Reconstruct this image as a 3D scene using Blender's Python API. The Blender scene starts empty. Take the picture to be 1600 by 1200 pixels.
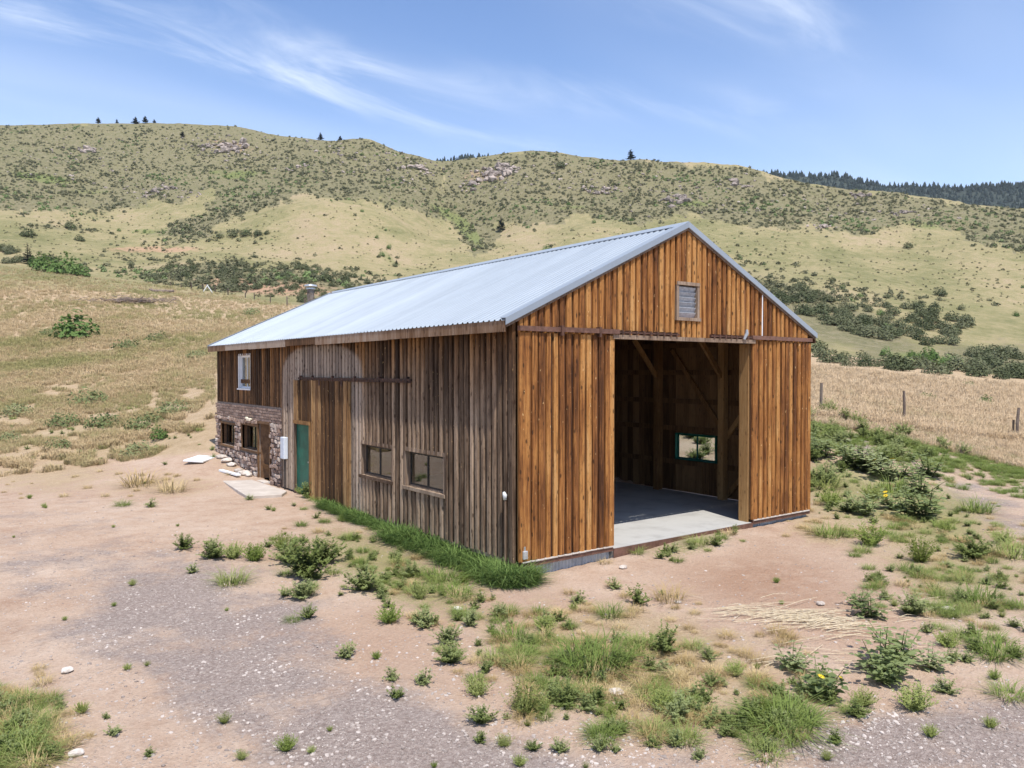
import bpy, bmesh, math, random
import numpy as np
from mathutils import Vector, Matrix
R = math.radians
rng = np.random.default_rng(7)
random.seed(7)
S = bpy.context.scene
COL = S.collection

# ------------------------------------------------------------------ camera, sky, sun, exposure
F = 1222.0                                   # focal length in pixels of the 1600 px wide photograph
CAM = np.array([-9.02, -11.985, 3.66])
FW = np.array([0.5976, 0.8018]); RT = np.array([0.8018, -0.5976])
PITCH = math.atan(20 / F)
cam = bpy.data.cameras.new('camera'); cam_o = bpy.data.objects.new('camera', cam); COL.objects.link(cam_o)
cam.sensor_width = 36; cam.lens = F / 1600 * 36; cam.clip_end = 9000; cam.clip_start = 0.1
cam_o.location = CAM; cam_o.rotation_euler = (math.pi / 2 - PITCH, 0, math.atan2(-FW[0], FW[1]))
S.camera = cam_o
SUN_EL = R(66); SH = np.array([-0.29, -0.957]); SH /= np.linalg.norm(SH)
SUND = Vector((SH[0] * math.cos(SUN_EL), SH[1] * math.cos(SUN_EL), math.sin(SUN_EL)))
sun = bpy.data.lights.new('sun', 'SUN'); sun.energy = 4.4; sun.angle = R(0.53); sun.color = (1, 0.955, 0.88)
sun_o = bpy.data.objects.new('sun', sun); COL.objects.link(sun_o)
sun_o.rotation_euler = SUND.to_track_quat('Z', 'Y').to_euler(); sun_o.location = (0, 0, 60)
S.view_settings.view_transform = 'Standard'; S.view_settings.look = 'None'
S.view_settings.exposure = 0.36; S.view_settings.gamma = 1
S.cycles.max_bounces = 6; S.cycles.diffuse_bounces = 3; S.cycles.glossy_bounces = 3; S.cycles.transmission_bounces = 3; S.cycles.volume_bounces = 0
W = bpy.data.worlds.new('World'); S.world = W; W.use_nodes = True


class NT:
    """small node-tree helper"""
    def __init__(s, tree): s.t = tree; s.t.nodes.clear()
    def n(s, typ, ins=None, **props):
        nd = s.t.nodes.new(typ)
        for k, v in props.items(): setattr(nd, k, v)
        for k, v in (ins or {}).items():
            sk = nd.inputs[k]
            if isinstance(v, bpy.types.NodeSocket): s.t.links.new(v, sk)
            else: sk.default_value = v
        return nd
    def math(s, op, a, b=0.0, c=0.0, clamp=False):
        return s.n('ShaderNodeMath', {0: a, 1: b, 2: c}, operation=op, use_clamp=clamp).outputs[0]
    def mix(s, f, a, b, mode='MIX'):
        a = a if isinstance(a, bpy.types.NodeSocket) else (*a, 1)
        b = b if isinstance(b, bpy.types.NodeSocket) else (*b, 1)
        return s.n('ShaderNodeMix', {0: f, 6: a, 7: b}, data_type='RGBA', blend_type=mode).outputs[2]
    def ramp(s, f, stops):
        nd = s.n('ShaderNodeValToRGB', {0: f}); cr = nd.color_ramp
        while len(cr.elements) < len(stops): cr.elements.new(0.5)
        for e, (p, c) in zip(cr.elements, stops):
            e.position = p; e.color = (*c, 1) if not isinstance(c, (int, float)) else (c, c, c, 1)
        return nd.outputs[0]
    def smooth(s, v, a, b):
        return s.n('ShaderNodeMapRange', {0: v, 1: a, 2: b, 3: 0.0, 4: 1.0}, interpolation_type='SMOOTHSTEP').outputs[0]
    def noise(s, vec, scale, detail=4, rough=0.55, dist=0.0):
        return s.n('ShaderNodeTexNoise', {'Vector': vec, 'Scale': scale, 'Detail': detail, 'Roughness': rough, 'Distortion': dist}).outputs[0]
    def scale(s, vec, sc, off=None):
        v = s.n('ShaderNodeVectorMath', {0: vec, 1: sc}, operation='MULTIPLY').outputs[0]
        if off is not None: v = s.n('ShaderNodeVectorMath', {0: v, 1: off}, operation='ADD').outputs[0]
        return v


def build_world():
    t = NT(W.node_tree)
    sky = t.n('ShaderNodeTexSky', sky_type='NISHITA', sun_disc=False)
    sky.sun_elevation = SUN_EL; sky.sun_rotation = math.atan2(SH[0], SH[1]); sky.altitude = 1700
    sky.air_density = 1.0; sky.dust_density = 0.5; sky.ozone_density = 2.6
    d = t.n('ShaderNodeTexCoord').outputs['Generated']
    sp = t.n('ShaderNodeSeparateXYZ', {0: d})
    zz = t.math('ADD', t.math('MAXIMUM', sp.outputs[2], 0.0), 0.12)
    u = t.math('DIVIDE', sp.outputs[0], zz); v = t.math('DIVIDE', sp.outputs[1], zz)
    p = t.n('ShaderNodeCombineXYZ', {0: u, 1: v, 2: 0.0}).outputs[0]
    p = t.n('ShaderNodeMapping', {0: p, 1: (5.6, 1.7, 0), 2: (0, 0, R(-35)), 3: (0.8, 2.4, 1)}).outputs[0]
    big = t.smooth(t.noise(p, 0.55, 3, 0.5, 0.4), 0.44, 0.7)
    fine = t.smooth(t.noise(p, 1.5, 9, 0.62, 0.9), 0.40, 0.80)
    veil = t.math('MULTIPLY', t.smooth(t.noise(p, 0.35, 3, 0.5, 0.2), 0.35, 0.75), 0.36)
    c = t.math('ADD', t.math('MULTIPLY', t.math('MULTIPLY', big, fine), 0.95), veil, clamp=True)
    c = t.math('MULTIPLY', c, t.smooth(sp.outputs[2], 0.0, 0.12))
    hor = t.math('POWER', t.math('SUBTRACT', 1.0, t.math('MULTIPLY', t.math('MAXIMUM', sp.outputs[2], 0.0), 1.0), clamp=True), 5.0)
    air = t.mix(t.math('MULTIPLY', hor, 0.95), t.mix(1.0, sky.outputs[0], (0.95, 1.06, 1.22), 'MULTIPLY'), (4.5, 5.7, 7.0))
    col = t.mix(t.math('MULTIPLY', c, 0.8), air, (6.6, 7.0, 7.6))
    bg = t.n('ShaderNodeBackground', {'Color': col, 'Strength': 0.145})
    t.n('ShaderNodeOutputWorld', {0: bg.outputs[0]})
    W.cycles.sampling_method = 'AUTOMATIC'
build_world()

# ------------------------------------------------------------------ materials
MATS = {}
def mat(name):
    m = bpy.data.materials.new(name); m.use_nodes = True; MATS[name] = m
    return m, NT(m.node_tree)
def finish(t, col, rough=0.8, bump=None, bdist=0.02, bstr=0.6, metal=0.0, spec=0.3):
    b = t.n('ShaderNodeBsdfPrincipled', {'Base Color': col if isinstance(col, bpy.types.NodeSocket) else (*col, 1), 'Roughness': rough, 'Metallic': metal, 'Specular IOR Level': spec})
    if bump is not None:
        bn = t.n('ShaderNodeBump', {'Height': bump, 'Distance': bdist, 'Strength': bstr})
        t.t.links.new(bn.outputs[0], b.inputs['Normal'])
    t.n('ShaderNodeOutputMaterial', {0: b.outputs[0]})
    return b

def wood(name, stops, dark=(0.035, 0.016, 0.008), knots=0.6, rvar=0.45, fleck=0.0, weather_and_light=False, gstops=None, mottle=0.25):
    m, t = mat(name)
    pos = t.n('ShaderNodeNewGeometry').outputs['Position']
    oi = t.n('ShaderNodeObjectInfo'); rnd = oi.outputs['Random']
    r50 = t.math('MULTIPLY', rnd, 57.0)
    off = t.n('ShaderNodeCombineXYZ', {0: r50, 1: t.math('MULTIPLY', rnd, 31.0), 2: t.math('MULTIPLY', rnd, 91.0)}).outputs[0]
    v = t.scale(pos, (16, 16, 0.55), off)
    grain = t.noise(v, 2.2, 7, 0.7, 0.3)
    patch = t.noise(t.scale(pos, (2.0, 2.0, 0.5), off), 1.3, 4, 0.6)
    val = t.math('ADD', t.math('MULTIPLY', t.math('SUBTRACT', grain, 0.5), 0.95), t.math('ADD', t.math('MULTIPLY', t.math('SUBTRACT', patch, 0.5), 0.7), 0.52))
    val = t.math('ADD', val, t.math('MULTIPLY', t.math('SUBTRACT', rnd, 0.5), rvar))
    col = t.ramp(val, stops)
    if weather_and_light:                                # grey, weathered lower boards; pale arch over the sliding door is painted brightness
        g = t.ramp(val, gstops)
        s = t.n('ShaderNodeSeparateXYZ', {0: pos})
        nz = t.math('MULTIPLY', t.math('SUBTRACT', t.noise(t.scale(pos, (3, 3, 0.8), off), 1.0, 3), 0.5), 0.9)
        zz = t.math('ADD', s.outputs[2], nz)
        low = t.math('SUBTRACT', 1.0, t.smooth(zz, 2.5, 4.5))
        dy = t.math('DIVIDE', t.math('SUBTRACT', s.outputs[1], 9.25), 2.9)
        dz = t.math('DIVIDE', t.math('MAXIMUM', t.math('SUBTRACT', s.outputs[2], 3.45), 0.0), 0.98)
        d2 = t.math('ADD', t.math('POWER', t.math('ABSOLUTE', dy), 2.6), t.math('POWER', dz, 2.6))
        light_arch = t.math('SUBTRACT', 1.0, t.smooth(t.math('ADD', d2, t.math('MULTIPLY', nz, 0.15)), 0.80, 1.12))
        gr = t.math('MAXIMUM', t.math('MULTIPLY', low, 0.78), light_arch)
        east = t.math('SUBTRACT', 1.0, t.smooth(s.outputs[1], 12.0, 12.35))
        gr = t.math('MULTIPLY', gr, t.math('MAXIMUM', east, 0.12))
        col = t.mix(gr, col, t.mix(t.math('MULTIPLY', light_arch, 0.35), g, (0.46, 0.38, 0.31)))
    if knots:
        vo = t.n('ShaderNodeTexVoronoi', {'Vector': t.scale(pos, (8, 8, 3.4), off), 'Scale': 1.0, 'Randomness': 1.0})
        k = t.math('SUBTRACT', 1.0, t.smooth(vo.outputs['Distance'], 0.10, 0.22))
        col = t.mix(t.math('MULTIPLY', k, knots), col, dark)
    mt = t.smooth(t.noise(t.scale(pos, (20, 20, 7), off), 1.0, 5, 0.75), 0.50, 0.68)
    col = t.mix(t.math('MULTIPLY', mt, mottle), col, dark)
    crack = t.smooth(t.noise(t.scale(pos, (45, 45, 0.9), off), 1.0, 3, 0.6), 0.60, 0.72)
    col = t.mix(t.math('MULTIPLY', crack, 0.55), col, dark)
    if fleck:
        fl = t.smooth(t.noise(t.scale(pos, (22, 22, 9), off), 1.0, 2, 0.5), 0.715, 0.75)
        col = t.mix(t.math('MULTIPLY', fl, fleck), col, (0.72, 0.47, 0.22))
    finish(t, col, 0.85, t.math('SUBTRACT', grain, t.math('MULTIPLY', crack, 0.6)), 0.012, 0.8, spec=0.2)
    return m
ORANGE = [(0.24, (0.065, 0.026, 0.011)), (0.42, (0.215, 0.083, 0.025)), (0.54, (0.37, 0.158, 0.045)), (0.68, (0.47, 0.225, 0.07)), (0.85, (0.56, 0.32, 0.13))]
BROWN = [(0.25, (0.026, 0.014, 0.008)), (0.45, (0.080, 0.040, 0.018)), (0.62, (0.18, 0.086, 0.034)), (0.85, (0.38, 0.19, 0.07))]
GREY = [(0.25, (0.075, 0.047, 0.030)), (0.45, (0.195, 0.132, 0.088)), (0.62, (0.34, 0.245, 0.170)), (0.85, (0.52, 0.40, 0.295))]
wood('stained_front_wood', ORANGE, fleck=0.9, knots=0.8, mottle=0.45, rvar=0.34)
wood('weathered_side_wood', BROWN, weather_and_light=True, gstops=GREY, fleck=0.45, knots=0.75, mottle=0.5)
wood('sliding_door_wood', [(0.25, (0.045, 0.024, 0.012)), (0.45, (0.125, 0.064, 0.027)), (0.62, (0.24, 0.13, 0.056)), (0.9, (0.50, 0.31, 0.14))], fleck=0.8, rvar=0.6, mottle=0.45)
wood('interior_wood', [(0.25, (0.07, 0.034, 0.014)), (0.5, (0.165, 0.085, 0.036)), (0.8, (0.27, 0.155, 0.07))], knots=0.5)
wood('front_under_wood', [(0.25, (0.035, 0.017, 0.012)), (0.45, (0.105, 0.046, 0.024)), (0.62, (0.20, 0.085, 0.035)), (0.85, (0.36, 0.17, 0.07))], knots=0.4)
wood('side_under_wood', [(0.25, (0.014, 0.009, 0.006)), (0.45, (0.036, 0.021, 0.012)), (0.62, (0.07, 0.04, 0.021)), (0.85, (0.12, 0.07, 0.035))], knots=0.3, weather_and_light=True, gstops=[(0.25, (0.03, 0.022, 0.017)), (0.45, (0.062, 0.045, 0.034)), (0.62, (0.10, 0.075, 0.057)), (0.85, (0.16, 0.125, 0.10))])
wood('frame_timber', [(0.25, (0.17, 0.085, 0.032)), (0.5, (0.33, 0.18, 0.07)), (0.8, (0.45, 0.27, 0.115))], knots=0.4)
wood('grey_trim_wood', [(0.25, (0.085, 0.052, 0.034)), (0.5, (0.215, 0.145, 0.10)), (0.8, (0.40, 0.30, 0.22))], knots=0.3)
wood('fascia_wood', [(0.25, (0.06, 0.03, 0.015)), (0.45, (0.16, 0.085, 0.042)), (0.6, (0.27, 0.17, 0.105)), (0.85, (0.42, 0.33, 0.255))], rvar=0.7)
wood('post_wood', [(0.25, (0.06, 0.045, 0.035)), (0.5, (0.14, 0.105, 0.085)), (0.8, (0.27, 0.22, 0.18))], knots=0.2)
wood('dead_branch', [(0.25, (0.13, 0.095, 0.075)), (0.5, (0.26, 0.20, 0.165)), (0.8, (0.42, 0.34, 0.28))], knots=0)
wood('bark', [(0.25, (0.04, 0.03, 0.022)), (0.5, (0.09, 0.07, 0.05)), (0.8, (0.15, 0.12, 0.09))], knots=0)

def roof_metal():
    m, t = mat('galvanised_roof')
    pos = t.n('ShaderNodeNewGeometry').outputs['Position']; rnd = t.n('ShaderNodeObjectInfo').outputs['Random']
    st = t.noise(t.scale(pos, (0.35, 5.0, 0.35)), 1.0, 5, 0.6)
    bl = t.noise(pos, 1.3, 5, 0.6)
    v = t.math('ADD', t.math('ADD', t.math('MULTIPLY', st, 0.5), t.math('MULTIPLY', bl, 0.3)), t.math('MULTIPLY', rnd, 0.25))
    col = t.ramp(v, [(0.28, (0.275, 0.31, 0.35)), (0.55, (0.33, 0.37, 0.415)), (0.85, (0.395, 0.435, 0.475))])
    finish(t, col, 0.5, metal=0.25, spec=0.4)
roof_metal()
def simple(name, c0, c1, scale=6, rough=0.8, metal=0.0, bump=0.0, spec=0.3, detail=5):
    m, t = mat(name)
    pos = t.n('ShaderNodeNewGeometry').outputs['Position']; rnd = t.n('ShaderNodeObjectInfo').outputs['Random']
    n = t.noise(pos, scale, detail, 0.62)
    f = t.smooth(t.math('ADD', n, t.math('MULTIPLY', t.math('SUBTRACT', rnd, 0.5), 0.25)), 0.3, 0.7)
    finish(t, t.mix(f, c0, c1), rough, n if bump else None, 0.02, bump, metal, spec)
simple('rusty_track', (0.035, 0.022, 0.018), (0.13, 0.065, 0.045), 14, 0.75, 0.2)
simple('brown_trim_metal', (0.11, 0.055, 0.038), (0.20, 0.105, 0.075), 8, 0.6)
simple('skirt_metal', (0.30, 0.34, 0.38), (0.46, 0.50, 0.54), 5, 0.5, 0.4)
simple('flue_metal', (0.11, 0.08, 0.06), (0.26, 0.21, 0.17), 9, 0.6, 0.4)
simple('concrete', (0.30, 0.29, 0.275), (0.42, 0.41, 0.39), 1.6, 0.9, bump=0.1, detail=8)
simple('pad_concrete', (0.46, 0.40, 0.35), (0.58, 0.52, 0.46), 2.2, 0.9, bump=0.1, detail=8)
simple('white_plastic', (0.74, 0.75, 0.76), (0.84, 0.85, 0.86), 3, 0.45)
simple('box_paint', (0.55, 0.60, 0.68), (0.68, 0.72, 0.78), 3, 0.5)
simple('green_paint', (0.0, 0.085, 0.058), (0.004, 0.145, 0.10), 4, 0.45)
simple('door_brown', (0.085, 0.043, 0.020), (0.185, 0.10, 0.048), 6, 0.7)
simple('dark_steel', (0.03, 0.03, 0.03), (0.07, 0.06, 0.055), 12, 0.55, 0.5)
simple('light_steel', (0.45, 0.46, 0.47), (0.62, 0.63, 0.64), 12, 0.4, 0.6)
simple('louvre_paint', (0.34, 0.36, 0.39), (0.52, 0.54, 0.57), 14, 0.75)
simple('mortar', (0.22, 0.175, 0.145), (0.32, 0.26, 0.22), 20, 0.95)
simple('white_stone', (0.40, 0.34, 0.29), (0.66, 0.60, 0.54), 7, 0.85, bump=0.5)
simple('yellow_petal', (0.75, 0.48, 0.01), (0.85, 0.60, 0.03), 30, 0.7)
simple('pale_piece', (0.70, 0.58, 0.36), (0.88, 0.82, 0.66), 14, 0.6)
simple('straw', (0.46, 0.36, 0.22), (0.70, 0.59, 0.42), 11, 0.85)
simple('pebble', (0.24, 0.195, 0.17), (0.52, 0.45, 0.40), 0.9, 0.9)
simple('outcrop_rock', (0.17, 0.14, 0.12), (0.44, 0.36, 0.31), 0.5, 0.95, bump=0.6, detail=9)
def stone_mat():
    m, t = mat('veneer_stone')
    a = t.n('ShaderNodeAttribute', attribute_name='tone').outputs['Fac']
    pos = t.n('ShaderNodeNewGeometry').outputs['Position']
    n = t.noise(pos, 26, 5, 0.6)
    c = t.ramp(a, [(0.0, (0.19, 0.125, 0.10)), (0.3, (0.34, 0.235, 0.185)), (0.6, (0.48, 0.35, 0.285)), (0.85, (0.57, 0.47, 0.40)), (1.0, (0.68, 0.60, 0.53))])
    finish(t, t.mix(0.6, c, t.ramp(n, [(0.3, 0.35), (0.7, 1.0)]), 'MULTIPLY'), 0.9, n, 0.02, 0.6)
stone_mat()
def glass_mat():
    m, t = mat('window_glass')
    fr = t.n('ShaderNodeLayerWeight', {'Blend': 0.5}).outputs['Facing']
    f = t.math('ADD', t.math('MULTIPLY', t.math('POWER', fr, 3.0), 0.55), 0.05, clamp=True)
    tr = t.n('ShaderNodeBsdfTransparent', {0: (0.80, 0.84, 0.82, 1)}); gl = t.n('ShaderNodeBsdfGlossy', {'Color': (1, 1, 1, 1), 'Roughness': 0.02})
    mx = t.n('ShaderNodeMixShader', {0: f, 1: tr.outputs[0], 2: gl.outputs[0]})
    t.n('ShaderNodeOutputMaterial', {0: mx.outputs[0]})
glass_mat()
def leaf_mat(name, cols, bend=0.55, trans=0.3, patch=None):
    """foliage: per-plant random tone, optional patches that follow the plant's place on the ground"""
    m, t = mat(name)
    oi = t.n('ShaderNodeObjectInfo'); pos = t.n('ShaderNodeNewGeometry').outputs['Position']
    f = t.math('ADD', t.math('MULTIPLY', oi.outputs['Random'], 0.6), t.math('MULTIPLY', t.noise(pos, 9.0, 2), 0.4))
    col = t.ramp(f, [(0.2 + 0.6 * i / (len(cols) - 1), c) for i, c in enumerate(cols)])
    if patch:
        loc = oi.outputs['Location']
        g = t.smooth(t.math('ADD', t.noise(loc, patch[0], 4, 0.6), t.math('MULTIPLY', t.math('SUBTRACT', oi.outputs['Random'], 0.5), 0.22)), patch[1], patch[2])
        col = t.mix(g, col, t.ramp(f, [(0.2 + 0.6 * i / (len(patch[3]) - 1), c) for i, c in enumerate(patch[3])]))
    nr = t.n('ShaderNodeNewGeometry').outputs['Normal']           # blades scatter light like a soft tuft, not like flat cards
    nr = t.n('ShaderNodeVectorMath', {0: t.n('ShaderNodeVectorMath', {0: t.scale(nr, (1 - bend,) * 3), 1: (0, 0, bend)}, operation='ADD').outputs[0]}, operation='NORMALIZE').outputs[0]
    d = t.n('ShaderNodeBsdfPrincipled', {'Base Color': col, 'Roughness': 0.7, 'Specular IOR Level': 0.2, 'Normal': nr})
    tl = t.n('ShaderNodeBsdfTranslucent', {0: col})
    mx = t.n('ShaderNodeMixShader', {0: trans, 1: d.outputs[0], 2: tl.outputs[0]})
    t.n('ShaderNodeOutputMaterial', {0: mx.outputs[0]})
leaf_mat('leaf_feathery', [(0.19, 0.255, 0.055), (0.27, 0.325, 0.085), (0.34, 0.38, 0.135)], bend=0.7, trans=0.4)
leaf_mat('leaf_broad', [(0.19, 0.235, 0.075), (0.265, 0.315, 0.115), (0.33, 0.37, 0.17)], bend=0.75, trans=0.45)
leaf_mat('leaf_sunflower', [(0.185, 0.23, 0.09), (0.255, 0.305, 0.13), (0.33, 0.365, 0.19)], bend=0.75, trans=0.4)
leaf_mat('grass_green', [(0.15, 0.21, 0.05), (0.22, 0.28, 0.075), (0.30, 0.335, 0.115)], bend=0.7)
leaf_mat('grass_lush', [(0.085, 0.145, 0.035), (0.135, 0.21, 0.055), (0.22, 0.30, 0.09)], bend=0.35)
leaf_mat('grass_dry', [(0.40, 0.29, 0.13), (0.52, 0.39, 0.19), (0.62, 0.49, 0.27)])
leaf_mat('grass_field', [(0.50, 0.375, 0.215), (0.61, 0.465, 0.28), (0.70, 0.56, 0.36)], trans=0.4, bend=0.75,
         patch=(0.085, 0.44, 0.62, [(0.25, 0.26, 0.095), (0.36, 0.335, 0.145), (0.46, 0.41, 0.20)]))
leaf_mat('shrub_leaf', [(0.070, 0.085, 0.036), (0.105, 0.118, 0.055), (0.155, 0.160, 0.085)], bend=0.25, trans=0.15)
leaf_mat('shrub_green', [(0.085, 0.145, 0.035), (0.125, 0.195, 0.055), (0.17, 0.24, 0.08)], trans=0.2)
leaf_mat('hill_shrub_leaf', [(0.080, 0.085, 0.042), (0.125, 0.126, 0.066), (0.185, 0.175, 0.095)], bend=0.25, trans=0.1,
         patch=(0.022, 0.58, 0.66, [(0.09, 0.15, 0.04), (0.14, 0.20, 0.065), (0.18, 0.24, 0.09)]))
leaf_mat('pine_needle', [(0.010, 0.020, 0.018), (0.017, 0.030, 0.025), (0.028, 0.042, 0.034)], bend=0.25, trans=0.1)
leaf_mat('brush_leaf', [(0.16, 0.19, 0.075), (0.21, 0.235, 0.10), (0.27, 0.285, 0.14)], trans=0.3)

def ground_mat():
    m, t = mat('ground_soil')
    pos = t.n('ShaderNodeNewGeometry').outputs['Position']
    A = lambda n: t.n('ShaderNodeAttribute', attribute_name=n).outputs['Fac']
    n_s = t.noise(pos, 0.32, 6, 0.62); n_m = t.noise(pos, 2.3, 7, 0.65); n_f = t.noise(pos, 17, 6, 0.7); n_x = t.noise(pos, 75, 3, 0.6)
    soil = t.ramp(t.math('ADD', t.math('MULTIPLY', n_s, 0.55), t.math('MULTIPLY', n_m, 0.45)),
                  [(0.36, (0.375, 0.24, 0.168)), (0.50, (0.485, 0.345, 0.255)), (0.64, (0.57, 0.435, 0.34))])
    soil = t.mix(t.smooth(n_f, 0.35, 0.75), soil, t.mix(0.5, soil, (0.60, 0.47, 0.36)))
    soil = t.mix(t.math('MULTIPLY', t.smooth(t.noise(pos, 5.5, 6, 0.75), 0.52, 0.70), 0.4), soil, (0.31, 0.205, 0.145))
    soil = t.mix(t.math('MULTIPLY', A('redsoil'), t.smooth(n_m, 0.25, 0.6)), soil, (0.37, 0.225, 0.148))
    grav = t.ramp(t.math('ADD', t.math('MULTIPLY', n_f, 0.55), t.math('MULTIPLY', n_x, 0.45)),
                  [(0.36, (0.15, 0.115, 0.102)), (0.5, (0.285, 0.232, 0.210)), (0.64, (0.50, 0.425, 0.38))])
    gm = t.smooth(t.math('ADD', A('gravel'), t.math('MULTIPLY', t.math('SUBTRACT', t.noise(pos, 0.55, 7, 0.7), 0.5), 3.0)), 0.3, 0.95)
    col = t.mix(t.math('MULTIPLY', gm, 0.85), soil, grav)
    vo = t.n('ShaderNodeTexVoronoi', {'Vector': pos, 'Scale': 17.0, 'Randomness': 1.0})
    peb = t.math('MULTIPLY', t.math('SUBTRACT', 1.0, t.smooth(vo.outputs['Distance'], 0.16, 0.26)), t.smooth(n_m, 0.35, 0.6))
    col = t.mix(t.math('MULTIPLY', peb, 0.5), col, t.mix(t.smooth(n_x, 0.4, 0.6), (0.62, 0.54, 0.47), (0.24, 0.19, 0.17)))
    litter = t.ramp(t.math('ADD', t.math('MULTIPLY', n_m, 0.5), t.math('MULTIPLY', n_f, 0.5)),
                    [(0.33, (0.285, 0.215, 0.115)), (0.5, (0.42, 0.31, 0.19)), (0.66, (0.52, 0.395, 0.265))])
    gs = t.smooth(t.math('ADD', A('grass'), t.math('MULTIPLY', t.math('SUBTRACT', n_m, 0.5), 1.3)), 0.3, 0.75)
    col = t.mix(t.math('MULTIPLY', gs, 0.85), col, litter)
    grn = t.smooth(t.math('ADD', A('green'), t.math('MULTIPLY', t.math('SUBTRACT', n_f, 0.5), 1.6)), 0.40, 0.8)
    col = t.mix(t.math('MULTIPLY', grn, 0.6), col, t.mix(n_x, (0.13, 0.17, 0.04), (0.27, 0.28, 0.09)))
    grit = t.ramp(t.noise(pos, 26, 8, 0.85), [(0.30, 0.60), (0.44, 0.93), (0.56, 1.0), (0.70, 1.22)])
    col = t.mix(0.9, col, grit, 'MULTIPLY')
    h = t.math('ADD', t.math('ADD', t.math('MULTIPLY', n_m, 1.0), t.math('MULTIPLY', n_f, 0.7)), t.math('ADD', t.math('MULTIPLY', n_x, 0.2), t.math('MULTIPLY', peb, 0.25)))
    finish(t, col, 0.95, h, 0.10, 0.75, spec=0.1)
ground_mat()
def hill_mat():
    m, t = mat('hill_grass')
    pos = t.n('ShaderNodeNewGeometry').outputs['Position']
    A = lambda n: t.n('ShaderNodeAttribute', attribute_name=n).outputs['Fac']
    n0 = t.noise(pos, 0.012, 5, 0.6); n1 = t.noise(pos, 0.05, 6, 0.65); n2 = t.noise(pos, 0.35, 6, 0.7); n3 = t.noise(pos, 1.6, 4, 0.7)
    v = t.math('ADD', t.math('ADD', t.math('MULTIPLY', n0, 0.35), t.math('MULTIPLY', n1, 0.35)), t.math('MULTIPLY', n2, 0.3))
    dry = t.ramp(v, [(0.40, (0.175, 0.170, 0.080)), (0.465, (0.245, 0.220, 0.112)), (0.53, (0.325, 0.27, 0.15)), (0.60, (0.385, 0.295, 0.19))])
    scr = t.ramp(t.math('ADD', t.math('MULTIPLY', n2, 0.6), t.math('MULTIPLY', n3, 0.4)), [(0.34, (0.098, 0.098, 0.052)), (0.5, (0.19, 0.172, 0.098)), (0.66, (0.31, 0.25, 0.175))])
    sm = t.smooth(t.math('ADD', A('scrub'), t.math('MULTIPLY', t.math('SUBTRACT', n2, 0.5), 1.2)), 0.3, 0.8)
    col = t.mix(sm, dry, scr)
    col = t.mix(t.math('MULTIPLY', t.smooth(n3, 0.42, 0.70), 0.45), col, (0.19, 0.175, 0.075))
    red = t.smooth(t.math('ADD', A('redsoil'), t.math('MULTIPLY', t.math('SUBTRACT', n2, 0.5), 1.0)), 0.45, 0.8)
    col = t.mix(t.math('MULTIPLY', red, 0.8), col, (0.44, 0.27, 0.18))
    gr = t.smooth(t.math('ADD', A('green'), t.math('MULTIPLY', t.math('SUBTRACT', n2, 0.5), 0.9)), 0.35, 0.8)
    col = t.mix(t.math('MULTIPLY', gr, 0.75), col, t.mix(n3, (0.10, 0.145, 0.04), (0.24, 0.25, 0.10)))
    finish(t, col, 0.95, t.math('ADD', n2, t.math('MULTIPLY', n3, 0.6)), 0.9, 0.65, spec=0.05)
hill_mat()
simple('forest_floor', (0.012, 0.02, 0.016), (0.04, 0.05, 0.035), 0.02, 0.95)

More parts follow.
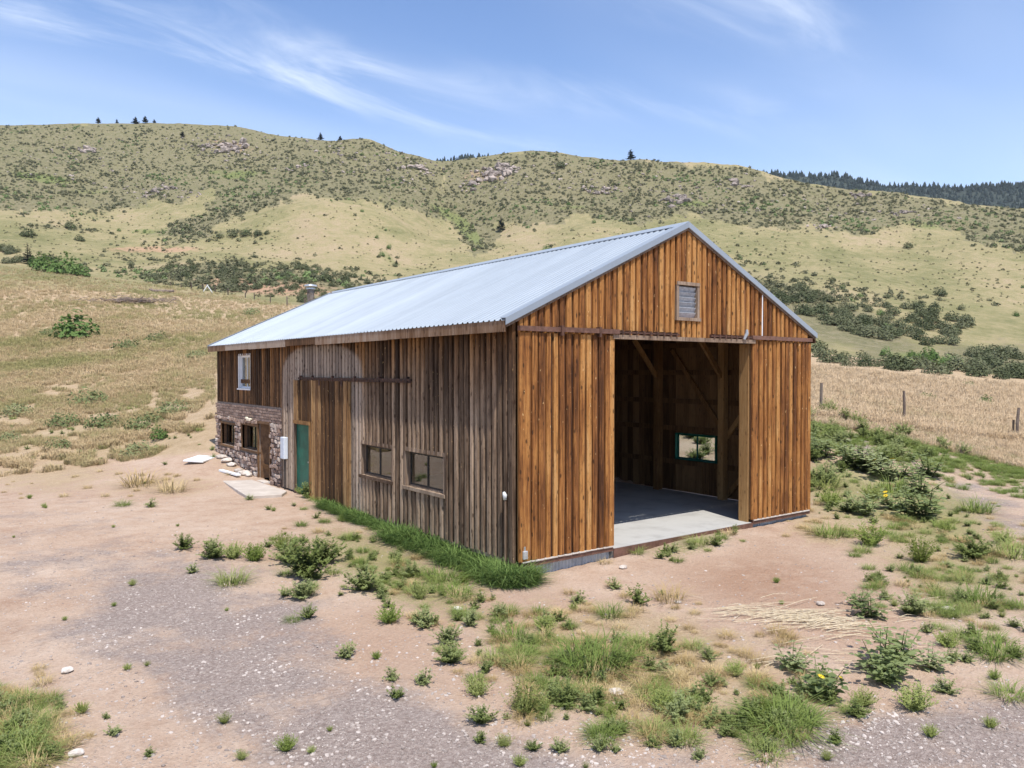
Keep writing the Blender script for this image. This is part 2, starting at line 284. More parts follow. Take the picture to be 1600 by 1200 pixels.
# ------------------------------------------------------------------ mesh helpers
class MB:
    def __init__(s): s.v = []; s.f = []; s.tone = []
    def add(s, vs, fs, tone=None):
        o = len(s.v); s.v += [tuple(p) for p in vs]; s.f += [tuple(i + o for i in f) for f in fs]
        if tone is not None: s.tone += [tone] * len(vs)
    def box(s, a, b):
        (x0, y0, z0), (x1, y1, z1) = [[min(p, q) for p, q in zip(a, b)], [max(p, q) for p, q in zip(a, b)]]
        s.add([(x0, y0, z0), (x1, y0, z0), (x1, y1, z0), (x0, y1, z0), (x0, y0, z1), (x1, y0, z1), (x1, y1, z1), (x0, y1, z1)],
              [(0, 3, 2, 1), (4, 5, 6, 7), (0, 1, 5, 4), (1, 2, 6, 5), (2, 3, 7, 6), (3, 0, 4, 7)])
        return s
    def beam(s, p, q, w, h, up=(0, 0, 1)):
        p, q = Vector(p), Vector(q); d = (q - p).normalized(); sd = d.cross(Vector(up))
        if sd.length < 1e-4: sd = Vector((1, 0, 0))
        sd.normalize(); u = sd.cross(d).normalized()
        c = [sd * (w / 2) * i + u * (h / 2) * j for i, j in ((-1, -1), (1, -1), (1, 1), (-1, 1))]
        s.add([p + k for k in c] + [q + k for k in c], [(0, 1, 2, 3), (7, 6, 5, 4), (0, 4, 5, 1), (1, 5, 6, 2), (2, 6, 7, 3), (3, 7, 4, 0)])
        return s
    def tube(s, pts, rad, n=8, cap=True):
        pts = [Vector(p) for p in pts]; o = len(s.v)
        rad = rad if hasattr(rad, '__len__') else [rad] * len(pts)
        for i, p in enumerate(pts):
            d = (pts[min(i + 1, len(pts) - 1)] - pts[max(i - 1, 0)]).normalized()
            a = d.orthogonal().normalized() if abs(d.z) < 0.999 else Vector((1, 0, 0)); b = d.cross(a)
            for k in range(n):
                an = 2 * math.pi * k / n; s.v.append(tuple(p + (a * math.cos(an) + b * math.sin(an)) * rad[i]))
        for i in range(len(pts) - 1):
            for k in range(n):
                k2 = (k + 1) % n; s.f.append((o + i * n + k, o + i * n + k2, o + (i + 1) * n + k2, o + (i + 1) * n + k))
        if cap:
            s.f.append(tuple(o + k for k in reversed(range(n)))); s.f.append(tuple(o + (len(pts) - 1) * n + k for k in range(n)))
        return s
    def mesh(s, name, m=None, smooth=False, bevel=0, fix=True):
        me = bpy.data.meshes.new(name); me.from_pydata(s.v, [], s.f); me.validate()
        if fix:
            bm = bmesh.new(); bm.from_mesh(me); bmesh.ops.recalc_face_normals(bm, faces=bm.faces)
            if bevel: bmesh.ops.bevel(bm, geom=list(bm.edges), offset=bevel, segments=1, affect='EDGES')
            bm.to_mesh(me); bm.free()
        if s.tone and len(s.tone) == len(me.vertices):
            a = me.attributes.new('tone', 'FLOAT', 'POINT'); a.data.foreach_set('value', np.array(s.tone, dtype=np.float32))
        if m: me.materials.append(MATS[m])
        if smooth: me.polygons.foreach_set('use_smooth', [True] * len(me.polygons))
        return me
    def build(s, name, m, parent=None, **k): return obj(name, s.mesh(name, m, **k), parent)

def obj(name, me, parent=None, loc=None):
    o = bpy.data.objects.new(name, me); COL.objects.link(o)
    if parent is not None: o.parent = parent
    if loc is not None: o.location = loc
    return o
def tag(o, label, cat, group=None, kind=None):
    if label: o['label'] = label
    if cat: o['category'] = cat
    if group: o['group'] = group
    if kind: o['kind'] = kind
    return o
def empty(name, loc=(0, 0, 0)):
    o = bpy.data.objects.new(name, None); COL.objects.link(o); o.location = loc; o.empty_display_size = 0.3
    return o
def copy_tree(o, parent=None):
    c = o.copy(); COL.objects.link(c); c.parent = parent
    for ch in list(o.children): copy_tree(ch, c)
    return c

# ------------------------------------------------------------------ terrain
_perm = np.random.default_rng(3).random((256, 256))
def vnoise(x, y):
    xi = np.floor(x).astype(int); yi = np.floor(y).astype(int); fx = x - xi; fy = y - yi
    fx = fx * fx * (3 - 2 * fx); fy = fy * fy * (3 - 2 * fy); P = lambda a, b: _perm[a & 255, b & 255]
    return (P(xi, yi) * (1 - fx) + P(xi + 1, yi) * fx) * (1 - fy) + (P(xi, yi + 1) * (1 - fx) + P(xi + 1, yi + 1) * fx) * fy
def fbm(x, y, sc, oct=4, ridged=False):
    s = 0; a = 1; tot = 0
    for i in range(oct):
        n = vnoise(x / sc * 2 ** i + 17.3 * i, y / sc * 2 ** i - 9.1 * i) * 2 - 1
        if ridged: n = 1 - 2 * np.abs(n)
        s = s + a * n; tot += a; a *= 0.5
    return s / tot
def sst(a, b, x):
    t = np.clip((x - a) / (b - a), 0, 1); return t * t * (3 - 2 * t)
# surveyed profiles: for a bearing (photo column) the distance in metres and the height angle (photo row)
PROF = {
 -500: [(28, 760), (60, 600), (120, 470), (170, 410), (200, 396), (240, 398), (300, 350), (420, 280), (560, 210), (640, 206), (760, 235)],
 0:    [(22, 800), (29.5, 740), (45, 640), (70, 545), (110, 465), (150, 424), (175, 414), (210, 421), (260, 386), (330, 338), (420, 286), (500, 238), (560, 201), (640, 206), (760, 235)],
 200:  [(22, 795), (31, 715), (45, 622), (70, 537), (110, 472), (150, 443), (175, 437), (210, 445), (240, 424), (300, 392), (360, 355), (430, 306), (500, 252), (580, 198), (660, 204), (780, 235)],
 340:  [(22, 792), (30.5, 702), (36, 645), (50, 580), (75, 520), (110, 482), (140, 464), (160, 457), (190, 466), (215, 444), (245, 411), (300, 380), (360, 340), (430, 300), (500, 247), (585, 198), (660, 206), (780, 235)],
 500:  [(22, 785), (30, 720), (40, 610), (60, 542), (85, 500), (105, 483), (120, 478), (150, 488), (180, 468), (215, 426), (250, 415), (300, 366), (345, 326), (385, 312), (430, 286), (480, 248), (530, 221), (600, 228), (720, 255)],
 560:  [(22, 785), (30, 715), (40, 608), (60, 542), (85, 502), (105, 485), (120, 481), (150, 489), (180, 472), (215, 440), (250, 424), (300, 375), (340, 335), (380, 318), (430, 290), (480, 248), (520, 221), (600, 232), (720, 258)],
 640:  [(22, 785), (30, 715), (40, 600), (80, 510), (110, 488), (140, 488), (180, 470), (215, 452), (260, 428), (320, 380), (360, 352), (400, 326), (450, 278), (500, 243), (570, 252), (720, 275)],
 690:  [(22, 785), (30, 715), (40, 600), (80, 515), (110, 495), (160, 480), (220, 452), (280, 415), (330, 392), (370, 372), (410, 338), (460, 285), (505, 253), (570, 258), (720, 280)],
 750:  [(22, 785), (30, 715), (40, 605), (80, 525), (120, 505), (200, 465), (280, 416), (340, 386), (380, 358), (420, 315), (470, 268), (510, 247), (580, 252), (720, 275)],
 830:  [(22, 785), (30, 710), (40, 615), (80, 535), (120, 510), (200, 465), (280, 412), (340, 372), (400, 318), (450, 270), (500, 240), (570, 248), (720, 272)],
 1000: [(22, 785), (30, 705), (40, 625), (60, 580), (80, 560), (120, 540), (180, 495), (250, 432), (320, 370), (400, 305), (470, 257), (540, 264), (700, 290)],
 1150: [(22, 783), (30, 700), (36, 650), (46, 600), (56, 574), (80, 580), (110, 566), (150, 530), (210, 460), (280, 398), (350, 340), (420, 292), (465, 268), (530, 280), (700, 310)],
 1290: [(22, 782), (29, 698), (36, 645), (46, 600), (56, 572), (80, 590), (110, 570), (140, 545), (180, 500), (230, 440), (290, 398), (350, 353), (420, 312), (455, 297), (530, 308), (700, 330)],
 1420: [(22, 790), (28, 722), (36, 661), (46, 612), (56, 587), (80, 600), (110, 578), (140, 556), (170, 525), (210, 476), (250, 440), (310, 390), (370, 345), (425, 317), (500, 328), (700, 345)],
 1600: [(22, 800), (29, 735), (35, 686), (45, 635), (56, 602), (80, 615), (110, 595), (140, 573), (170, 540), (200, 505), (250, 440), (310, 388), (360, 355), (405, 337), (480, 348), (700, 362)],
 2100: [(22, 800), (29, 740), (36, 690), (46, 645), (56, 618), (80, 630), (110, 605), (150, 575), (200, 525), (260, 460), (320, 410), (380, 375), (420, 362), (500, 372), (700, 380)],
}
LG = np.linspace(math.log(18), math.log(1200), 240)
def pchip(x, y, xi):
    h = np.diff(x); d = np.diff(y) / h; m = np.zeros(len(x)); m[0] = d[0]; m[-1] = 0
    for i in range(1, len(x) - 1):
        if d[i - 1] * d[i] > 0:
            w1 = 2 * h[i] + h[i - 1]; w2 = h[i] + 2 * h[i - 1]; m[i] = (w1 + w2) / (w1 / d[i - 1] + w2 / d[i])
    xi = np.clip(xi, x[0], x[-1]); k = np.clip(np.searchsorted(x, xi) - 1, 0, len(x) - 2); t = (xi - x[k]) / h[k]
    return (2*t**3-3*t**2+1)*y[k] + (t**3-2*t**2+t)*h[k]*m[k] + (-2*t**3+3*t**2)*y[k+1] + (t**3-t**2)*h[k]*m[k+1]
_cols = sorted(PROF)
_TH = np.array([math.atan((c - 800) / F) for c in _cols])
_E = np.array([pchip(np.log([p[0] for p in PROF[c]]), np.array([(580 - p[1]) / F for p in PROF[c]]), LG) for c in _cols])
_THD = np.linspace(_TH[0], _TH[-1], 300)                       # resample bearings smoothly
_ED = np.array([pchip(_TH, _E[:, j], _THD) for j in range(len(LG))]).T
for _ in range(3): _ED[1:-1] = (_ED[:-2] + 2 * _ED[1:-1] + _ED[2:]) / 4
def polar(x, y):
    dx = x - CAM[0]; dy = y - CAM[1]; D = dx * FW[0] + dy * FW[1]; L = dx * RT[0] + dy * RT[1]
    return np.arctan2(L, D), np.hypot(dx, dy)
def zfun(x, y, detail=True):
    x = np.asarray(x, float); y = np.asarray(y, float)
    th, r = polar(x, y); thc = np.clip(th, _THD[0], _THD[-1]); D = np.maximum(r * np.cos(thc), 1.0)
    a = (thc - _THD[0]) / (_THD[1] - _THD[0]); i = np.clip(a.astype(int), 0, 298); fa = np.clip(a - i, 0, 1)
    b = (np.clip(np.log(D), LG[0], LG[-1]) - LG[0]) / (LG[1] - LG[0]); j = np.clip(b.astype(int), 0, 238); fb = np.clip(b - j, 0, 1)
    e = (_ED[i, j]*(1-fa) + _ED[i+1, j]*fa)*(1-fb) + (_ED[i, j+1]*(1-fa) + _ED[i+1, j+1]*fa)*fb
    zf = CAM[2] + e * D
    back = sst(R(60), R(110), np.abs(th)); zf = zf * (1 - back) + (-0.25 + 0.01 * np.minimum(r, 300)) * back
    yard = -0.30 + 0.012 * np.clip(x, 0, 12) + 0.024 * np.clip(y, 0, 10) * sst(6, -1, x)
    yard = yard + 0.10 * np.exp(-((x - 3.0)**2 + (y + 5.2)**2) / 9.0) + 0.12 * np.exp(-((x - 5.0) / 2.0)**2 - ((y + 0.3) / 1.0)**2)
    w = sst(21, 29, D); z = yard * (1 - w) + zf * w
    if detail:
        z = z + fbm(x, y, 5.0, 4) * (0.035 + 0.10 * sst(28, 60, D)) + fbm(x + 50, y, 0.8, 3) * 0.018
        z = z + fbm(x, y, 70, 5, True) * 5.5 * sst(200, 380, D) * (1 - 0.6 * sst(440, 520, D)) + fbm(x, y, 14, 4) * 0.9 * sst(150, 260, D)
    ins = sst(0.02, 0.4, np.minimum(np.minimum(x, 9.6 - x), np.minimum(y + 0.1, 19.1 - y)))
    return z * (1 - ins) + np.minimum(z, -0.45) * ins
def proj(x, y, z):
    dx = x - CAM[0]; dy = y - CAM[1]; D = dx * FW[0] + dy * FW[1]; L = dx * RT[0] + dy * RT[1]
    c, s = math.cos(PITCH), math.sin(PITCH); h = z - CAM[2]
    dep = np.maximum(D * c - h * s, 0.05)
    return 800 + F * L / dep, 600 - F * (h * c + D * s) / dep, D
_DS = np.geomspace(5, 900, 1400); _cc = {}
def hit(px, py):
    """place on the terrain that lies at this bearing and height angle, or None"""
    q = round(px / 3)
    if q not in _cc:
        k = (q * 3 - 800) / F; X = CAM[0] + _DS * (FW[0] + k * RT[0]); Y = CAM[1] + _DS * (FW[1] + k * RT[1])
        _cc[q] = np.minimum.accumulate(proj(X, Y, zfun(X, Y))[1])
    c = _cc[q]
    if py < c[-1]: return None
    n = int(np.searchsorted(-c, -py)); D = _DS[min(n, len(_DS) - 1)]
    if n > 0 and c[n - 1] > c[n]: D = _DS[n - 1] + (_DS[n] - _DS[n - 1]) * (c[n - 1] - py) / max(c[n - 1] - c[n], 1e-6)
    if D > 880: return None
    k = (px - 800) / F; x = CAM[0] + D * (FW[0] + k * RT[0]); y = CAM[1] + D * (FW[1] + k * RT[1])
    return np.array([x, y, float(zfun(x, y))]), D
def hits(cands):
    out = []
    q = np.asarray(cands, float)
    if not len(q): return np.zeros((0, 3)), np.zeros(0)
    Dv = np.full(len(q), -1.0); b = np.round(q[:, 0] / 3).astype(int)
    for u in np.unique(b):
        hit(u * 3, 0); c = _cc[int(u)]; ix = np.where(b == u)[0]; py = q[ix, 1]
        n = np.clip(np.searchsorted(-c, -py), 1, len(c) - 1); f = np.clip((c[n - 1] - py) / np.maximum(c[n - 1] - c[n], 1e-6), 0, 1)
        D = _DS[n - 1] + (_DS[n] - _DS[n - 1]) * f; D[py < c[-1]] = -1; Dv[ix] = D
    ok = (Dv > 0) & (Dv < 880); q = q[ok]; Dv = Dv[ok]; k = (q[:, 0] - 800) / F
    X = CAM[0] + Dv * (FW[0] + k * RT[0]); Y = CAM[1] + Dv * (FW[1] + k * RT[1])
    return np.stack([X, Y, zfun(X, Y)], 1), Dv
def in_barn(x, y, m=0.15): return -m < x < 9.6 + m and -m < y < 19.1 + m

def blobs(px, py, lst):
    s = np.zeros_like(px)
    for cx, cy, rx, ry, a, amp in lst:
        c, sn = math.cos(R(a)), math.sin(R(a)); u = (px - cx) * c + (py - cy) * sn; v = -(px - cx) * sn + (py - cy) * c
        s = np.maximum(s, amp * np.exp(-((u / rx) ** 2 + (v / ry) ** 2) ** 1.5))
    return s
GRAVEL = [(330, 1000, 330, 130, 25, 0.95), (620, 1150, 420, 90, 12, 0.9), (1480, 1160, 330, 65, -5, 1.0), (1560, 800, 150, 30, 30, 0.8), (250, 900, 200, 50, 10, 0.6), (60, 830, 200, 45, 0, 0.45), (1330, 690, 90, 16, 20, 0.7), (1010, 1200, 260, 50, 0, 0.7)]
GREEN = [(1440, 800, 150, 70, 25, 0.8), (600, 890, 170, 60, 25, 0.75), (920, 1060, 210, 90, 15, 0.5), (1500, 900, 170, 110, 20, 0.6), (470, 880, 100, 45, 0, 0.5), (1330, 770, 120, 55, 20, 0.85), (1430, 690, 260, 30, 18, 0.45), (20, 1170, 70, 80, 0, 1.0), (1200, 1120, 140, 50, 0, 0.6), (120, 660, 210, 60, 8, 0.55), (1080, 850, 90, 22, -12, 0.7), (700, 940, 120, 40, 20, 0.5)]
GRASSM = [(1000, 1040, 260, 100, 10, 0.95), (1480, 850, 200, 110, 20, 0.65), (650, 900, 190, 70, 25, 0.6), (250, 760, 120, 22, 0, 0.6), (60, 730, 160, 50, 0, 0.7), (20, 1160, 90, 90, 0, 1.0), (1290, 820, 80, 40, 10, 0.8), (370, 720, 50, 40, 0, 0.5)]
REDS = [(1200, 910, 150, 50, 5, 0.9), (820, 960, 160, 50, 10, 0.6), (1270, 745, 60, 30, 10, 0.8), (620, 1010, 200, 60, 15, 0.35), (1330, 980, 110, 50, 10, 0.5)]
SCRUB = [(90, 265, 230, 60, -8, 0.75), (480, 262, 220, 48, 14, 0.8), (390, 315, 160, 26, -33, 1.3), (230, 290, 130, 30, -25, 1.1), (680, 290, 200, 45, 12, 0.75), (1000, 300, 300, 45, 6, 0.7), (1350, 340, 280, 30, 8, 0.65), (730, 350, 70, 16, 50, 1.0), (400, 440, 220, 28, 5, 0.9), (1300, 500, 200, 50, 20, 0.9), (1560, 560, 120, 30, 8, 0.9), (700, 370, 60, 60, 50, 0.7)]
HRED = [(430, 450, 150, 18, 5, 0.85), (240, 390, 110, 7, 0, 0.8), (600, 420, 40, 40, 40, 0.4), (360, 228, 60, 16, 10, 0.6), (1450, 548, 90, 8, 0, 0.7), (760, 275, 60, 18, 0, 0.6)]

SCRUB_A = [(-600, 190), (340, 185), (420, 195), (520, 212), (640, 235), (690, 245), (690, 345), (640, 322), (560, 312), (490, 305), (445, 314), (380, 332), (310, 356), (262, 366), (240, 360), (300, 335), (345, 305), (330, 292), (270, 318), (200, 322), (120, 332), (60, 325), (-600, 330)]
SCRUB_B = [(690, 245), (830, 230), (1000, 247), (1150, 258), (1290, 288), (1420, 308), (1600, 328), (2200, 350), (2200, 440), (1600, 400), (1520, 372), (1420, 345), (1340, 372), (1260, 350), (1180, 362), (1100, 340), (1000, 352), (900, 338), (850, 356), (790, 350), (750, 405), (725, 395), (700, 345)]
def inpoly(px, py, poly):
    ins = np.zeros(px.shape, bool); j = len(poly) - 1
    for i in range(len(poly)):
        (xi, yi), (xj, yj) = poly[i], poly[j]; ins ^= ((yi > py) != (yj > py)) & (px < (xj - xi) * (py - yi) / (yj - yi + 1e-9) + xi); j = i
    return ins
def scrub_density(px, py):
    wx = px + 34 * (vnoise(px / 40, py / 16) - 0.5) + 22 * (vnoise(px / 11 + 7, py / 5) - 0.5); wy = py + 18 * (vnoise(px / 40 + 31, py / 16) - 0.5) + 9 * (vnoise(px / 11 + 77, py / 5) - 0.5)
    d = (inpoly(wx, wy, SCRUB_A) | inpoly(wx, wy, SCRUB_B)).astype(float) * 0.72
    d = np.maximum(d, blobs(wx, wy, [(385, 318, 150, 13, -26, 1.3), (240, 285, 110, 20, -25, 1.15), (500, 268, 130, 22, 18, 1.0), (130, 250, 160, 26, -10, 0.95), (400, 440, 210, 26, 5, 1.0), (1300, 500, 190, 42, 22, 0.9), (1560, 560, 120, 30, 8, 0.8), (1010, 318, 160, 16, 4, 1.0), (1170, 330, 120, 18, 8, 0.95), (620, 285, 120, 22, 20, 0.9), (370, 368, 50, 6, -4, 0.7), (100, 358, 70, 8, 6, 0.7), (1390, 462, 60, 6, 4, 0.5), (1540, 362, 60, 10, 10, 0.9)]))
    return d
HGREEN = [(730, 360, 42, 12, 48, 1.0), (700, 335, 40, 9, 30, 0.8), (375, 273, 34, 7, -5, 1.0), (65, 278, 60, 9, 8, 0.9), (340, 270, 18, 5, 0, 0.8), (1075, 318, 46, 6, 2, 0.9), (590, 245, 40, 5, 8, 0.5), (1450, 562, 70, 10, 8, 0.9), (1440, 352, 50, 8, 8, 0.7), (900, 325, 40, 5, 0, 0.7), (960, 345, 40, 5, 0, 0.5), (225, 362, 30, 5, 0, 0.8), (605, 402, 26, 10, 40, 0.6), (1530, 480, 60, 7, 6, 0.5), (1340, 470, 60, 6, 30, 0.5), (140, 300, 50, 7, 0, 0.6), (570, 330, 50, 6, 10, 0.5)]
def build_terrain():
    fine = np.linspace(R(-37), R(37), 640); left = np.linspace(-math.pi, R(-37), 70)[:-1]; right = np.linspace(R(37), math.pi, 70)[1:]
    th = np.concatenate([left, fine, right]); rr = np.concatenate([[0.6], np.geomspace(2.0, 1000, 400)])
    T, RR = np.meshgrid(th, rr); ct, st = np.cos(T), np.sin(T)
    X = CAM[0] + RR * (FW[0] * ct + RT[0] * st); Y = CAM[1] + RR * (FW[1] * ct + RT[1] * st); Z = zfun(X, Y)
    px, py, D = proj(X, Y, Z); D2 = np.maximum(D, 0)
    nr, nc = X.shape
    att = {}
    near = sst(60, 30, D2)
    field = np.maximum(sst(735, 690, py + 25 * fbm(X, Y, 6, 3)) * (px < 420) * sst(29, 33, RR), sst(30, 33.5, D2) * (px >= 420)) * (RR > 26)
    att['gravel'] = blobs(px, py, GRAVEL) * near + (np.abs(T) > R(40)) * 0.5
    att['green'] = blobs(px, py, GREEN) * near
    att['grass'] = np.maximum(blobs(px, py, GRASSM) * near, field)
    att['redsoil'] = blobs(px, py, REDS) * near + blobs(px, py, HRED) * sst(150, 200, D2)
    att['scrub'] = scrub_density(px, py) * sst(70, 120, D2)
    att['green'] = att['green'] + blobs(px, py, HGREEN) * sst(90, 130, D2)
    k = int(np.searchsorted(rr, 140))
    def sheet(name, a, b, m, kind='structure'):
        idx = np.arange(nr * nc).reshape(nr, nc)[a:b]; n = b - a
        g = np.arange(n * nc).reshape(n, nc)
        q = np.stack([g[:-1, :-1], g[:-1, 1:], g[1:, 1:], g[1:, :-1]], -1).reshape(-1, 4)
        q = q[:, ::-1]
        me = bpy.data.meshes.new(name); V = np.stack([X[a:b], Y[a:b], Z[a:b]], -1).reshape(-1, 3)
        me.vertices.add(len(V)); me.vertices.foreach_set('co', V.ravel())
        me.loops.add(q.size); me.loops.foreach_set('vertex_index', q.ravel().astype(np.int32))
        me.polygons.add(len(q)); me.polygons.foreach_set('loop_start', np.arange(0, q.size, 4, dtype=np.int32))
        me.update(calc_edges=True); me.polygons.foreach_set('use_smooth', [True] * len(q))
        for an, av in att.items():
            t = me.attributes.new(an, 'FLOAT', 'POINT'); t.data.foreach_set('value', av[a:b].ravel().astype(np.float32))
        me.materials.append(MATS[m]); o = obj(name, me); o['kind'] = kind
        return o
    g = sheet('ground', 0, k + 1, 'ground_soil'); h = sheet('hills', k, nr, 'hill_grass')
    g['label'] = 'pinkish dirt yard with gravel and the dry grass field around the barn'
    h['label'] = 'scrubby grass covered foothills behind the barn'
    if (me := g.data).polygons[5000].normal.z < 0: me.flip_normals(); h.data.flip_normals()
build_terrain()

# far wooded ridge beyond the hills
def far_pt(px, D, py): 
    k = (px - 800) / F
    return (CAM[0] + D * (FW[0] + k * RT[0]), CAM[1] + D * (FW[1] + k * RT[1]), CAM[2] + (580 - py) / F * D)
RIDGE = [(450, 300), (600, 268), (690, 253), (730, 247), (765, 247), (820, 258), (1000, 268), (1130, 274), (1180, 272), (1230, 271), (1300, 274), (1340, 282), (1400, 291), (1480, 292), (1600, 290), (1800, 285), (2200, 280)]
def ridge_py(px): return np.interp(px, [p[0] for p in RIDGE], [p[1] for p in RIDGE])
def build_far():
    mb = MB(); cs = np.arange(440, 2201, 20); rows = [(900, 130), (1050, 95), (1250, 45), (1500, 4), (1650, 10), (2100, 60)]
    for D, dp in rows:
        for c in cs: mb.v.append(far_pt(c, D, float(ridge_py(c)) + dp + 4 * float(fbm(np.array(c / 1.0), np.array(D / 3.0), 60, 3))))
    n = len(cs)
    for i in range(len(rows) - 1):
        for j in range(n - 1): mb.f.append((i*n+j, i*n+j+1, (i+1)*n+j+1, (i+1)*n+j))
    o = mb.build('far_ridge', 'forest_floor', smooth=True); tag(o, 'distant dark wooded ridge beyond the foothills', None, None, 'structure')
    return mb, n
build_far()

# ------------------------------------------------------------------ the barn
BW, BL = 9.6, 19.1
RIDGE_Z, SLOPE = 7.02, 0.463
def zroof(x): return RIDGE_Z - SLOPE * abs(x - BW / 2)
MAP = {'L': lambda u, n, z: (-n, u, z), 'F': lambda u, n, z: (u, -n, z), 'R': lambda u, n, z: (n, u, z), 'B': lambda u, n, z: (u, n, z)}
ORG = {'L': (0, 0, 0), 'F': (0, 0, 0), 'R': (BW, 0, 0), 'B': (0, BL, 0)}
_pm = {}
def plank_mesh(wall, w, h, th, sl, var, m, kind):
    key = (wall, round(w, 3), round(h, 2), th, round(sl, 3), var, m, kind)
    if key in _pm: return _pm[key]
    r = random.Random(hash(key[1:6])); mb = MB(); lv = 4 if h > 1.5 else 2
    prof = [(-w/2, 0), (-w/2, th), (w/2, th), (w/2, 0)] if kind == 'board' else [(-w/2, 0), (-w/2*0.97, th*0.72), (-w/2*0.55, th), (w/2*0.55, th), (w/2*0.97, th*0.72), (w/2, 0)]
    k = len(prof)
    for i in range(lv):
        f = i / (lv - 1); du = r.uniform(-1, 1) * (0.004 if kind == 'board' else 0.009); ws = r.uniform(0.93, 1.05) if kind != 'board' else 1; dn = r.uniform(0, 0.008)
        for (u, n) in prof:
            uu = u * ws + du; z = h * f + (sl * uu if i == lv - 1 else 0)
            mb.v.append(MAP[wall](uu, n + (dn if n > 0 else 0), z))
    for i in range(lv - 1):
        for j in range(k):
            j2 = (j + 1) % k; mb.f.append((i*k+j, i*k+j2, (i+1)*k+j2, (i+1)*k+j))
    mb.f.append(tuple(range(k))); mb.f.append(tuple((lv-1)*k + j for j in reversed(range(k))))
    _pm[key] = mb.mesh(kind, m); return _pm[key]
def put_plank(name, parent, wall, u, n, z0, h, w, th, m, sl=0.0, lean=0.0, kind='board'):
    me = plank_mesh(wall, w, h, th, sl, random.randrange(3), m, kind)
    o = obj(name, me, parent); p = MAP[wall](u, n, z0); q = ORG[wall]
    o.location = (p[0] + q[0], p[1] + q[1], p[2] + q[2])
    if lean: o.rotation_euler = (lean, 0, 0) if wall in 'LR' else (0, lean, 0)
    return o
def spans(z0, z1, u, ops, m=0.0):
    out = [(z0, z1)]
    for a, b, c, d in ops:
        if a - m < u < b + m:
            nx = []
            for s, e in out:
                if d <= s or c >= e: nx.append((s, e)); continue
                if c - s > 0.04: nx.append((s, c))
                if e - d > 0.04: nx.append((d, e))
            out = nx
    return out
def siding(parent, wall, u0, u1, z0, z1, pitch, m, ops=(), n=0.0, batten=0.09, th=0.025, bth=0.028, lean=0.002, pn='board', jit=0.004, under=None):
    """vertical boards with a batten over each joint; z1 may be a function of u (raking top)"""
    zt = z1 if callable(z1) else (lambda u: z1)
    cnt = max(1, round((u1 - u0) / pitch)); g = [u0 + (u1 - u0) * i / cnt for i in range(cnt + 1)]
    e = sorted(set([round(x, 4) for x in g] + [round(x, 4) for a, b, c, d in ops for x in (a, b) if u0 < x < u1]))
    edges = [e[0]]
    for x in e[1:]:
        if x - edges[-1] > 0.035: edges.append(x)
        elif any(abs(x - q) < 1e-3 for o in ops for q in o[:2]): edges[-1] = x
    for a, b in zip(edges, edges[1:]):
        u = (a + b) / 2; sl = 0
        if callable(z1): sl = -math.copysign(SLOPE, u - BW / 2)
        for s, t in spans(z0, zt(u), u, ops):
            top = abs(t - zt(u)) < 1e-6
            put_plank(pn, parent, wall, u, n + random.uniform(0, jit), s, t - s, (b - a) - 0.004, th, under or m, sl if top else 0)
    if batten:
        for u in g:
            uu = min(max(u + random.uniform(-0.012, 0.012), u0 + batten / 2), u1 - batten / 2); sl = 0
            if callable(z1): sl = -math.copysign(SLOPE, uu - BW / 2)
            for s, t in spans(z0, zt(uu), uu, ops, 0.03):
                top = abs(t - zt(uu)) < 1e-6; s2 = s - random.uniform(0, 0.012) if s == z0 else s
                put_plank('batten', parent, wall, uu, n + th + jit + 0.001, s2, t - s2, batten * random.uniform(0.82, 1.18), bth, m, sl if top else 0, random.uniform(-lean, lean), 'batten')

barn = empty('barn', (0, 0, 0))
tag(barn, 'long wooden board and batten barn with silver metal roof and open front', 'barn')

